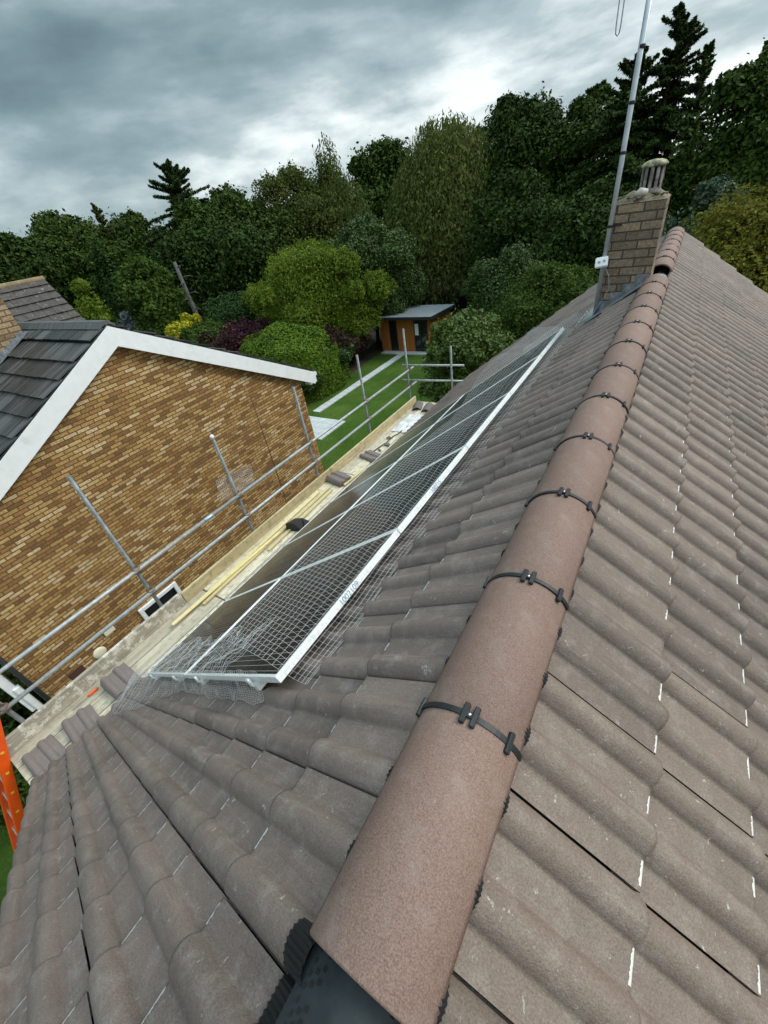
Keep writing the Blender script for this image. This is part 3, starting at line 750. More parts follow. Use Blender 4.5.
mb = MB(); mb.tube([(SX - .1, -1.6, DZ - .14), (SX - .1, 8.9, DZ - .14)], .0242, 10); part(mb, 'ledger', GALV, scaf)
def toe(y0, y1, m_, zt, th=.038, dx=0):
    mb = MB(); mb.box((SX + .045 + dx, (y0 + y1) / 2, (zt + DZ) / 2 + .002), (th, y1 - y0, zt - DZ), bev=.006); part(mb, 'toe_board', m_, scaf)
toe(-.76, 1.56, OLDWOOD, DZ + .225, .042); toe(1.57, 5.1, YELWOOD, DZ + .20); toe(5.11, 8.75, YELWOOD, DZ + .20)

DZT = DZ
bx = [SX + .165 + .237 * i for i in range(5)]
spans = [(-.78, 1.85), (1.86, 5.3), (5.31, 8.9)]
nm = ['near', 'middle', 'far']; pos = ['beside the toe board', 'second from the toe board', 'in the middle of the deck', 'second from the house wall', 'under the eaves']
for j, (a, b_) in enumerate(spans):
    for i, x_ in enumerate(bx):
        mb = MB(); L_ = b_ - a - .012; mb.box((0, 0, -.019), (.222, L_, .038), bev=.004)
        dy = rnd.uniform(-.03, .03) if j != 0 else rnd.uniform(-.06, .02)
        m_ = NEWWOOD if rnd.random() < .8 else OLDWOOD
        o = mb.build('scaffold_board', NEWWOOD); o.location = (x_ , (a + b_) / 2, DZT + rnd.uniform(-.003, .003)); o.rotation_euler = (0, rnd.uniform(-.01, .01), 0)
        tag(o, f'pale timber scaffold board {pos[i]}, {nm[j]} stretch of the platform', 'scaffold board', 'scaffold platform boards')

# loose battens
for i, (x0, y0, x1, y1, z) in enumerate([(-4.62, 1.35, -4.70, 4.55, .03), (-4.52, 1.65, -4.60, 4.75, .03), (-4.60, 1.2, -4.55, 3.3, .057), (-4.44, 2.9, -4.50, 4.7, .03), (-4.36, 4.9, -4.30, 5.6, .03)]):
    a = Vector((x0, y0, DZ + z)); b_ = Vector((x1, y1, DZ + z)); d = b_ - a
    mb = MB(); mb.box((0, 0, 0), (.048, d.length, .026), bev=.003); o = mb.build('roofing_batten', BATTEN); o.location = (a + b_) / 2; o.rotation_euler = (0, 0, math.atan2(-d.x, d.y))
    tag(o, ['long yellow roofing batten lying beside the toe board', 'long yellow batten parallel to the deck boards, nearest the panels', 'short yellow batten laid on top of the other battens', 'short yellow batten beyond the black plastic scrap', 'stub of batten beside the stacked tiles'][i], 'batten', 'yellow battens on the platform')

# loose tiles
def loose_tile():
    b = MB(); col = []
    Ls = [0, .012, .21, .40, .412]; n = len(US)
    for i, v in enumerate(Ls):
        for u in US:
            b.v.append((u - .153, v - .206, prof(u) + .012 - (.003 if i in (0, 4) else 0))); col.append((.5, 1 if i == 4 else 0, 0, 1))
    m = len(Ls)
    for v in (0, .412):
        for u in US: b.v.append((u - .153, v - .206, prof(u) * .9 - .006)); col.append((.5, 0, 0, 1))
    for i in range(m - 1):
        for j in range(n - 1): b.f.append((i * n + j, i * n + j + 1, (i + 1) * n + j + 1, (i + 1) * n + j)); b.m.append(0); b.sm.append(True)
    o0, o1 = m * n, (m + 1) * n
    for j in range(n - 1):
        b.f.append((o0 + j, o0 + j + 1, j + 1, j)); b.f.append(((m - 1) * n + j, (m - 1) * n + j + 1, o1 + j + 1, o1 + j)); b.f.append((o0 + j + 1, o0 + j, o1 + j, o1 + j + 1))
        b.m += [0] * 3; b.sm += [False] * 3
    for e_ in (0, n - 1):
        b.f.append((e_, e_ + n, e_ + 2 * n, e_ + 3 * n, e_ + 4 * n, o1 + e_, o0 + e_)); b.m.append(0); b.sm.append(False)
    b.col = col; return b
lt = None
def put_tile(loc, rz, lab, grp, rx=0, ry=0):
    global lt
    if lt is None: o = loose_tile().build('roof_tile', STACKT); lt = o
    else: o = lt.copy(); COL.objects.link(o)
    o.location = loc; o.rotation_euler = (rx, ry, rz); tag(o, lab, 'roof tile', grp)
lvl = ['bottom', 'second', 'third', 'fourth', 'top']
for i in range(2): put_tile((-4.40, -.56 + .01 * i, DZ + .010 + .024 * i), R_(88 + 3 * i), f"loose roof tile, {['lower', 'upper'][i]} of the pair at the near end of the platform", 'tile pair at the platform end')
put_tile((-4.36, -.16, DZ + .045), R_(84), 'darker loose tile propped between the near tile pair and the tile stack', 'single loose tiles', ry=R_(6))
for i in range(5): put_tile((-4.42 + rnd.uniform(-.01, .01), .36 + rnd.uniform(-.012, .012), DZ + .010 + .024 * i), R_(90 + rnd.uniform(-3, 3)), f'roof tile, {lvl[i]} of the five stacked by the grey toe board under the loose mesh', 'tiles stacked by the grey toe board')
for i in range(4): put_tile((-4.58 + rnd.uniform(-.01, .01), 5.02 + rnd.uniform(-.012, .012), DZ + .010 + .024 * i), R_(80 + rnd.uniform(-3, 3)), f"roof tile, {['bottom', 'second', 'third', 'top'][i]} of the four stacked by the far corner of the brick house", 'tiles stacked in the middle of the platform')
for i in range(2): put_tile((-4.46, 6.02, DZ + .010 + .024 * i), R_(70 + 6 * i), f"grey tile, {['lower', 'upper'][i]} of the flat pair beyond the middle tile stack", 'flat tile pair on the far platform')
rt_l = None
for i, (x_, y_, a) in enumerate([(-4.60, 8.55, 20), (-4.33, 8.50, 12)]):
    if rt_l is None: o = ridge_tile(.42).build('ridge_tile', STACKT); rt_l = o
    else: o = rt_l.copy(); COL.objects.link(o)
    o.location = (x_, y_ - .2, DZ + RH + .004); o.rotation_euler = (0, 0, R_(a)); tag(o, ['spare ridge tile at the far end of the platform, beside the yellow toe board', 'spare ridge tile at the far platform end, on the roof side'][i], 'ridge tile', 'spare ridge tiles')
# dust sheet, plastic scrap, chisel, debris
mb = MB(); nx, ny = 18, 26; vs = []
for i in range(nx + 1):
    for j in range(ny + 1):
        u, v = i / nx - .5, j / ny - .5; e_ = max(0, 1 - (u * u + v * v) * 4)
        vs.append((u * .42 * (1 + .2 * nz(v * 4, 0, 40)), v * .95 * (1 + .15 * nz(u * 4, 3, 41)), .012 + e_ ** .5 * (.05 + .07 * nz(u * 5, v * 6, 42) + .03 * nz(u * 14, v * 15, 43))))
mb.add(vs, [(i * (ny + 1) + j, (i + 1) * (ny + 1) + j, (i + 1) * (ny + 1) + j + 1, i * (ny + 1) + j + 1) for i in range(nx) for j in range(ny)], 0, True)
o = mb.build('dust_sheet', CLOTH); o.location = (-4.45, 7.65, DZ + .005); tag(o, 'crumpled pale sheet of plastic heaped near the far end of the platform', 'plastic sheet')
mb = MB()
vs = [(-.16, -.12, 0), (.15, -.12, 0), (.18, .14, .02), (-.13, .16, 0), (-.15, -.10, .14), (.02, -.12, .17), (.05, .12, .10), (-.10, .14, .07), (.20, -.06, .06)]
mb.add(vs, [(3, 2, 1, 0), (0, 1, 5, 4), (1, 8, 6, 5), (1, 2, 8), (2, 6, 8), (2, 3, 7, 6), (3, 0, 4, 7), (4, 5, 6, 7)], 0, False)
o = mb.build('plastic_scrap', BLACK); o.location = (-4.40, 3.58, DZ + .006); o.rotation_euler = (0, 0, .3); tag(o, 'folded black plastic offcut lying against the yellow battens', 'plastic scrap')
t = thing('chisel', 'orange-handled chisel lying by the grey toe board', 'chisel', (-4.69, .03, DZ + .02))
mb = MB(); mb.tube([(0, .02, 0), (.0, .05, .002), (0, .13, .004), (0, .145, .003)], [.012, .017, .016, .010], 10); mb.build('handle', ORANGE, t)
mb = MB(); mb.box((0, -.07, -.004), (.022, .18, .006), bev=.001); mb.build('blade', SCREW, t)
mb = MB(); pts = [(-4.55, 5.9, DZ + .03), (-4.5, 6.4, DZ + .02), (-4.42, 6.6, DZ + .05), (-4.46, 6.95, DZ + .02), (-4.36, 7.0, DZ + .06), (-4.40, 7.3, DZ + .02), (-4.32, 7.5, DZ + .05)]
mb.tube(pts, .012, 6); o = mb.build('strap', BLACK); tag(o, 'black strap trailing over the far boards towards the pale sheet', 'strap')
for i, (x_, y_, s_) in enumerate([(-4.38, 6.55, .07), (-4.52, 6.85, .06), (-4.42, 6.30, .05)]):
    mb = MB(); mb.box((0, 0, 0), (s_ * 1.6, s_, s_ * .7), rot=Matrix.Rotation(i * 1.3, 3, 'Z') @ Matrix.Rotation(.3, 3, 'X'), bev=.008); o = mb.build('tile_fragment', STACKT); o.location = (x_, y_, DZ + s_ * .4)
    tag(o, ['broken tile piece, largest of those by the black strap', 'broken tile piece close to the toe board by the strap', 'smallest broken tile piece, next to the flat tile pair'][i], 'tile fragment', 'broken tile pieces')
# mesh offcut hung on the scaffold upright
acc = []
def off(i, j): return Vector((SX - .07 + .02 * nz(i * .2, j * .2, 50), 2.80 + .03 * i + .004 * j, -2.30 + .34 * j / 14 - .10 * i / 22 + .02 * nz(i * .2, j * .3, 51)))
grid(off, 23, 15, .0016, acc); o = collect('mesh_offcut', acc, WIRE); tag(o, 'see-through offcut of wire mesh hooked behind the white-capped scaffold pole', 'wire mesh')

# ------------------------------------------------------------------ orange ladder
lad = thing('ladder', 'orange fibreglass ladder leaning at the near corner of the scaffold', 'ladder', (-4.95, -2.45, GZ))
la, lb = Vector((-4.98, -2.78, GZ)), Vector((-4.98, -.37, -2.2)); ld = (lb - la).normalized(); ln = Vector((1, 0, 0))
Rl = Matrix((ln, ld, ln.cross(ld))).transposed(); LL = (lb - la).length
for sgn in (-1, 1):
    mb = MB(); c_ = (la + lb) / 2 + ln * (.19 * sgn); mb.box(c_, (.034, LL, .10), rot=Rl, bev=.006); st = part(mb, 'side_rail', ORANGE, lad)
    mb = MB()
    for i in range(18): 
        q = la + ld * (.35 + .28 * i) + ln * (.19 * sgn); mb.box(q + ln * (.0155), (.004, .03, .03), rot=Rl, bev=.001)
    part(mb, 'rung_end', YEL, st)
for i in range(18):
    q = la + ld * (.35 + .28 * i); mb = MB(); mb.box(q, (.36, .035, .035), rot=Rl, bev=.004); part(mb, 'rung', RUNG, lad)

# ------------------------------------------------------------------ neighbouring brick house
NX = -7.5; NR, NZR = 3.62, .03; NP = R_(27.6); TN = math.tan(NP)
nh = thing('brick_house', 'buff brick gabled house with white barge boards and dark slab roof', 'house', (NX - 3, 3.6, GZ))
mb = MB(); ze = NZR - .22 - TN * 3.98
mb.prism([(0, -.36, GZ), (0, 7.56, GZ), (0, 7.56, ze), (0, 3.62, NZR - .22), (0, -.36, ze)], (NX, 0, 0), (NX - 6.3, 0, 0)); part(mb, 'wall', BRICK_H, nh)
def slab_roof(sg):
    b = MB(); col = []
    n_c = 14; g = .355
    for c_ in range(n_c):
        s1 = .12 + g * (c_ + 1) if c_ else .40; s0 = max(.02, s1 - g - .05)
        x_ = NX + .10; row = c_ % 2
        first = True
        while x_ > NX - 6.4:
            w_ = .33 if not (first and row) else .165; first = False
            jt = rnd.random(); dz = rnd.uniform(-.003, .004); ds = rnd.uniform(-.008, .008)
            def P(s, x, h): return (x, NR + sg * (s * math.cos(NP) + h * math.sin(NP)), NZR - s * math.sin(NP) + h * math.cos(NP))
            xa, xb = x_, x_ - w_ + .014
            h0, h1 = .002 + dz, .046 + dz
            o = len(b.v)
            b.v += [P(s0, xa, h0), P(s0, xb, h0), P(s1 + ds, xb, h1), P(s1 + ds, xa, h1), P(s1 + ds, xb, h1 - .024), P(s1 + ds, xa, h1 - .024), P(s0, xa, h0 - .02), P(s0, xb, h0 - .02)]
            col += [(jt, 0, 0, 1)] * 8
            for f in ((0, 1, 2, 3), (3, 2, 4, 5), (0, 3, 5, 6), (1, 7, 4, 2)): b.f.append(tuple(o + q for q in f)); b.m.append(0); b.sm.append(False)
            x_ -= w_
    b.col = col; return b
for sg in (-1, 1): part(slab_roof(sg), 'roof_slope', SLATE, nh)
mb = MB()
for sg in (-1, 1):
    a = [(0, NR, NZR - .015), (0, NR + sg * 4.93 * math.cos(NP), NZR - .015 - 4.93 * math.sin(NP)), (0, NR + sg * 4.93 * math.cos(NP), NZR - .05 - 4.93 * math.sin(NP)), (0, NR, NZR - .05)]
    mb.prism(a, (NX + .085, 0, 0), (NX - 6.4, 0, 0))
part(mb, 'roof_underlay', ANTHR, nh)
mb = MB()
for i in range(15):
    xa = NX + .10 - .45 * i; mb.prism([(0, NR - .15, NZR - .045), (0, NR - .05, NZR + .045), (0, NR + .05, NZR + .045), (0, NR + .15, NZR - .045)], (xa, 0, rnd.uniform(-.004, .004)), (xa - .44, 0, 0))
part(mb, 'ridge', SLATE, nh)
for sg in (-1, 1):
    mb = MB(); Le = 4.98; dz = .275; c0 = NZR - .035
    y1_, z1_ = NR + sg * Le * math.cos(NP), c0 - Le * math.sin(NP)
    poly = [(0, NR, c0), (0, y1_, z1_), (0, y1_ - sg * .06, z1_ - dz * 1.05), (0, NR, c0 - dz / math.cos(NP))]
    mb.prism(poly, (NX + .13, 0, 0), (NX + .10, 0, 0))
    mb.prism([(0, NR, c0 - .02 - dz * .98), (0, y1_ - sg * .05, z1_ - dz * .98), (0, y1_ - sg * .05, z1_ - dz * .98 - .012), (0, NR, c0 - .02 - dz * .98 - .012)], (NX + .098, 0, 0), (NX + .003, 0, 0))
    part(mb, 'barge_board', WHITE, nh)
    mb = MB(); mb.box((NX + .02, y1_ - sg * .10, z1_ - .16), (.20, .26, .21), bev=.01); part(mb, 'box_end', WHITE, nh)
    mb = MB(); mb.box((NX - 3.1, y1_ - sg * .05, z1_ - .12), (6.1, .03, .2)); mb.tube([(NX + .1, y1_ + sg * .05, z1_ - .06), (NX - 6.3, y1_ + sg * .05, z1_ - .06)], .055, 10); part(mb, 'gutter', WHITE, nh)
# window, vents, cable, front bay
mb = MB(); w0, w1, wz0, wz1 = 1.55, 2.42, -5.70, -4.80
for c_, sz in (((w0 + .04, wz0, wz1), 'v'), ((w1 - .04, wz0, wz1), 'v')): mb.box((NX + .025, c_[0], (wz0 + wz1) / 2), (.06, .08, wz1 - wz0), bev=.005)
mb.box((NX + .0255, (w0 + w1) / 2, wz1 - .04), (.058, w1 - w0 - .165, .08), bev=.005); mb.box((NX + .0255, (w0 + w1) / 2, wz0 + .04), (.058, w1 - w0 - .165, .08), bev=.005)
win = part(mb, 'window', WHITE, nh)
mb = MB(); mb.box((NX + .006, (w0 + w1) / 2, (wz0 + wz1) / 2), (.008, w1 - w0 - .14, wz1 - wz0 - .14)); part(mb, 'pane', GLASSD, win)
mb = MB(); mb.box((NX + .06, (w0 + w1) / 2, wz0 - .03), (.14, w1 - w0 + .1, .04), bev=.006); part(mb, 'sill', WHITE, win)
mb = MB(); mb.lathe([(.115, 0), (.115, .02), (.095, .035), (.03, .04)], (NX + .001, .65, -5.00), 24, mat=Matrix.Rotation(R_(90), 3, 'Y')); part(mb, 'round_vent', CREAM, nh)
mb = MB(); mb.box((NX + .02, .98, -4.72), (.04, .19, .15), bev=.006); part(mb, 'square_vent', CREAM, nh)
mb = MB(); mb.box((NX + .004, .21, -5.02), (.02, .25, .15), bev=.003); part(mb, 'air_brick', mat('dark_red_air_brick', (.07, .03, .022), .8, nz=40, var=.4), nh)
mb = MB(); mb.tube([(NX + .006, 5.91, -2.1), (NX + .006, 5.905, -4.0), (NX + .006, 5.86, -5.6), (NX + .006, 5.87, GZ)], .007, 6); part(mb, 'wall_cable', mat('brown_cable', (.07, .05, .035), .6), nh)
mb = MB(); mb.box((NX - .22, -.52, -4.62), (.34, .13, 1.0), bev=.01); mb.box((NX - .06, -.47, -5.15), (.10, .10, 1.3), bev=.01); part(mb, 'front_bay', WHITE, nh)
mb = MB(); mb.tube([(NX + .05, -.32, ze), (NX + .05, -.32, GZ)], .034, 10); part(mb, 'downpipe', ANTHR, nh)
# its chimney, with stepped flashing where it meets the slope
mb = MB(); cx = -10.05; mb.prism([(cx, 1.9, -1.5), (cx, 3.37, -1.5), (cx, 3.37, 1.7), (cx, 1.9, 1.7)], (0, 0, 0), (-.75, 0, 0)); nc = part(mb, 'chimney', BRICK_N, nh)
mb = MB()
for i in range(11):
    y_ = 3.29 - i * .13; z_ = NZR + .02 - (NR - y_) * TN; mb.box((cx + .006, y_, z_ + .05), (.008, .135, .09), rot=Matrix.Rotation(0, 3, 'X'), bev=.002)
mb.prism([(0, 3.4, NZR + .055 - .22 * TN), (0, 1.9, NZR + .055 - 1.72 * TN), (0, 1.9, NZR + .045 - 1.72 * TN), (0, 3.4, NZR + .045 - .22 * TN)], (cx + .002, 0, .0), (cx + .16, 0, 0))
part(mb, 'stepped_flashing', LEAD, nc)

# ------------------------------------------------------------------ brown-roofed house behind it
WX, WZ, WY1, WP = -17.0, .58, 7.0, R_(45.5)
bh = thing('brown_roof_house', 'house with steep brown lichen-spotted tiled roof behind the slab roof', 'house', (WX, 2, GZ))
mb = MB(); tw = math.tan(WP); ew = 3.2
mb.prism([(WX - ew + .3, 0, GZ), (WX + ew - .3, 0, GZ), (WX + ew - .3, 0, WZ - .12 - (ew - .3) * tw), (WX, 0, WZ - .12), (WX - ew + .3, 0, WZ - .12 - (ew - .3) * tw)], (0, WY1 - .12, 0), (0, -6, 0)); part(mb, 'wall', BRICK_H, bh)
for sg in (-1, 1):
    b = MB(); nC = 17; g = ew / math.cos(WP) / nC
    for c_ in range(nC):
        s1 = g * (c_ + 1); s0 = max(0, s1 - g - .04); y_ = WY1
        while y_ > -6:
            d_ = rnd.uniform(-.004, .008)
            def P(s, y, h): return (WX + sg * (s * math.cos(WP) + h * math.sin(WP)), y, WZ - s * math.sin(WP) + h * math.cos(WP))
            h0, h1 = .0 + d_, .045 + d_; ya, yb = y_, y_ - .262
            b.add([P(s0, ya, h0), P(s0, yb, h0), P(s1, yb, h1), P(s1, ya, h1), P(s1, yb, h1 - .035), P(s1, ya, h1 - .035), P(s0, ya, h0 - .03), P(s0, yb, h0 - .03)], [(0, 1, 2, 3), (3, 2, 4, 5), (0, 3, 5, 6), (1, 7, 4, 2)])
            y_ -= .27
    part(b, 'roof_slope', BROWNT, bh)
mb = MB(); mb.tube([(WX, WY1 + .02, WZ - .02), (WX, -6, WZ - .02)], .085, 10); part(mb, 'ridge', mat('ochre_ridge', (.22, .17, .09), .85, nz=8, var=.4), bh)
mb = MB()
for sg in (-1, 1): mb.prism([(WX, 0, WZ - .02), (WX + sg * ew, 0, WZ - .02 - ew * tw), (WX + sg * ew, 0, WZ - .09 - ew * tw), (WX, 0, WZ - .09)], (0, WY1 + .01, 0), (0, WY1 - .15, 0))
part(mb, 'verge', mat('pale_verge_mortar', (.34, .31, .26), .9, nz=10, var=.35), bh)

# ------------------------------------------------------------------ garden room
gr = thing('garden_room', 'small cedar-clad garden room with flat grey roof at the end of the lawn', 'garden room', (-15.4, 28, GZ))
gx0, gx1, gy0, gy1, gzt = -17.35, -13.25, 26.4, 29.6, GZ + 2.25
mb = MB(); mb.box(((gx0 + gx1) / 2, (gy0 + gy1) / 2 + .06, GZ + 1.12), (gx1 - gx0 - .08, gy1 - gy0 - .1, 2.24)); part(mb, 'inner_wall', ANTHR, gr)
mb = MB(); doors = [(-16.55, -15.95), (-14.55, -13.55)]
x_ = gx0
while x_ < gx1 - .02:
    xc = x_ + .07
    if not any(a - .02 < xc < b_ + .02 for a, b_ in doors): mb.box((xc, gy0, GZ + 1.14), (.13, .035, 2.2), bev=.004)
    x_ += .142
y_ = gy0 + .1
while y_ < gy1: mb.box((gx1 - .01, y_, GZ + 1.14), (.035, .13, 2.2), bev=.004); mb.box((gx0 + .01, y_, GZ + 1.14), (.035, .13, 2.2), bev=.004); y_ += .142
part(mb, 'cladding', CEDAR, gr)
for a, b_ in doors:
    mb = MB(); mb.box((a + .03, gy0 - .01, GZ + 1.08), (.06, .07, 2.08)); mb.box((b_ - .03, gy0 - .01, GZ + 1.08), (.06, .07, 2.08)); mb.box(((a + b_) / 2, gy0 - .01, GZ + 2.09), (b_ - a - .125, .068, .06)); mb.box(((a + b_) / 2, gy0 - .01, GZ + .08), (b_ - a - .125, .068, .08))
    if b_ - a > .8: mb.box(((a + b_) / 2, gy0 - .012, GZ + 1.08), (.07, .066, 1.93))
    d_ = part(mb, 'glass_door', ANTHR, gr)
    mb = MB(); mb.box(((a + b_) / 2, gy0 - .0, GZ + 1.08), (b_ - a - .12, .012, 1.94)); part(mb, 'pane', GLASSD, d_)
mb = MB(); mb.box((-14.36, gy0 - .012, GZ + 1.55), (.30, .006, .75)); part(mb, 'white_blind', mat('white_blind', (.7, .74, .78), .6), gr)
mb = MB()
rp_ = [(0, gy0 - .55, gzt + .10), (0, gy1 + .25, gzt - .02), (0, gy1 + .25, gzt + .10), (0, gy0 - .55, gzt + .22)]
mb.prism(rp_, (gx0 - .28, 0, 0), (gx1 + .32, 0, 0)); part(mb, 'roof', SHEDROOF, gr)
mb = MB(); mb.box(((gx0 + gx1) / 2 + .02, gy0 - .565, gzt + .145), (gx1 - gx0 + .64, .025, .19)); mb.box((gx1 + .335, (gy0 + gy1) / 2 - .12, gzt + .08), (.025, 3.98, .2), rot=Matrix.Rotation(-.03, 3, 'X')); part(mb, 'fascia', ANTHR, gr)
mb = MB(); mb.box((-15.2, gy0 - .35, GZ + .05), (3.9, .55, .10), bev=.01); part(mb, 'step', STONE, gr)

# ------------------------------------------------------------------ vegetation
def leaf_mat(name, a, b, spec=.06, rough=.65, trans=.0):
    """a, b: two leaf colours; leaves vary one by one and clump by clump"""
    m = mat(name, a, rough, spec=spec); k = G(m)
    ge = k.n('ShaderNodeNewGeometry'); co = k.n('ShaderNodeTexCoord').outputs['Object']
    f = k.m('ADD', k.m('MULTIPLY', ge.outputs['Random Per Island'], .40), k.m('MULTIPLY', k.mr(k.noi(1.3, 5, .7, co), .36, .66, 0, 1), .60))
    c = k.mix(f, a, b); k.l(c, k.b.inputs['Base Color'])
    if trans:
        tr = k.n('ShaderNodeBsdfTranslucent'); g = k.n('ShaderNodeVectorMath', operation='SCALE'); k.l(c, g.inputs[0]); g.inputs['Scale'].default_value = 1.6; k.l(g.outputs[0], tr.inputs[0])
        ms = k.n('ShaderNodeMixShader'); ms.inputs[0].default_value = trans; k.l(k.b.outputs[0], ms.inputs[1]); k.l(tr.outputs[0], ms.inputs[2])
        k.l(ms.outputs[0], m.node_tree.nodes['Material Output'].inputs[0])
    return m
LM = {
 'oak': leaf_mat('oak_leaf', (.011, .027, .005), (.066, .108, .020)),
 'dark': leaf_mat('dark_leaf', (.009, .021, .005), (.048, .084, .016)),
 'mid': leaf_mat('mid_green_leaf', (.022, .048, .009), (.078, .125, .022), trans=.15),
 'conif': leaf_mat('conifer_needle', (.010, .022, .006), (.052, .086, .019)),
 'brownc': leaf_mat('browning_needle', (.026, .026, .011), (.070, .058, .024)),
 'cyp': leaf_mat('cypress_frond', (.012, .032, .009), (.034, .066, .016)),
 'birch': leaf_mat('birch_leaf', (.028, .045, .009), (.105, .130, .032), trans=.2),
 'willow': leaf_mat('willow_leaf', (.034, .052, .010), (.128, .152, .040), trans=.2),
 'acacia': leaf_mat('yellow_green_leaf', (.042, .085, .008), (.175, .225, .030), trans=.25),
 'laurel': leaf_mat('laurel_leaf', (.016, .038, .006), (.052, .100, .014), spec=.2, rough=.45),
 'yell': leaf_mat('olive_yellow_leaf', (.034, .052, .007), (.195, .175, .024), trans=.2),
 'greyg': leaf_mat('grey_green_leaf', (.035, .065, .035), (.110, .150, .100)),
 'gold': leaf_mat('golden_leaf', (.16, .17, .012), (.44, .40, .03)),
 'purple': leaf_mat('purple_leaf', (.026, .011, .014), (.065, .026, .032)),
 'dome': leaf_mat('box_leaf', (.030, .070, .008), (.125, .200, .022)),
 'lime': leaf_mat('lime_leaf', (.080, .170, .015), (.190, .320, .045)),
 'brown': leaf_mat('bronze_leaf', (.022, .016, .012), (.060, .036, .024)),
 'blue': leaf_mat('blue_grey_leaf', (.10, .14, .14), (.22, .27, .28)),
 'topi': leaf_mat('glossy_leaf', (.030, .062, .010), (.105, .160, .028), spec=.22, rough=.45, trans=.1),
}
BARK = mat('bark', (.075, .06, .045), .9, nz=9, var=.4, bump=(14, .8, .03))
NP_R = np.random.RandomState(11)
def leaf_quads(C, Nn, size, elong=1.6, droop=0.0, jitter=.9):
    """rhombic leaf sprays: centres C, preferred normals Nn"""
    n = len(C); r = NP_R
    nn = Nn + r.normal(0, jitter, (n, 3)); nn /= np.linalg.norm(nn, axis=1)[:, None] + 1e-9
    t = r.normal(0, 1, (n, 3)); t[:, 2] -= droop * 3
    t -= nn * (t * nn).sum(1)[:, None]; t /= np.linalg.norm(t, axis=1)[:, None] + 1e-9
    b = np.cross(nn, t); s = size * r.uniform(.55, 1.35, n)[:, None]
    a = t * s * elong * .5; w = b * s * .5
    V = np.stack([C - a, C + w * .9 + nn * s * .10, C + a, C - w * .9 + nn * s * .10], 1).reshape(-1, 3)
    F = np.arange(4 * n).reshape(n, 4); return V, F
def trunk_mb(base, h, r, limbs=5, spread=2.0, seed=0, lean=(0, 0)):
    g = random.Random(seed); b = MB(); base = Vector(base)
    top = base + Vector((lean[0], lean[1], h)); mid = (base + top) / 2 + Vector((g.uniform(-.2, .2), g.uniform(-.2, .2), 0))
    b.tube([base, base + Vector((0, 0, .3)), mid, top], [r * 1.35, r, r * .7, r * .25], 8)
    for i in range(limbs):
        t_ = g.uniform(.35, .8); p = base.lerp(top, t_); a = g.uniform(0, 6.28)
        q = p + Vector((math.cos(a) * spread * .5, math.sin(a) * spread * .5, h * .13)); e_ = p + Vector((math.cos(a) * spread, math.sin(a) * spread, h * .22))
        b.tube([p, q, e_], [r * .45, r * .28, r * .08], 6)
    return b
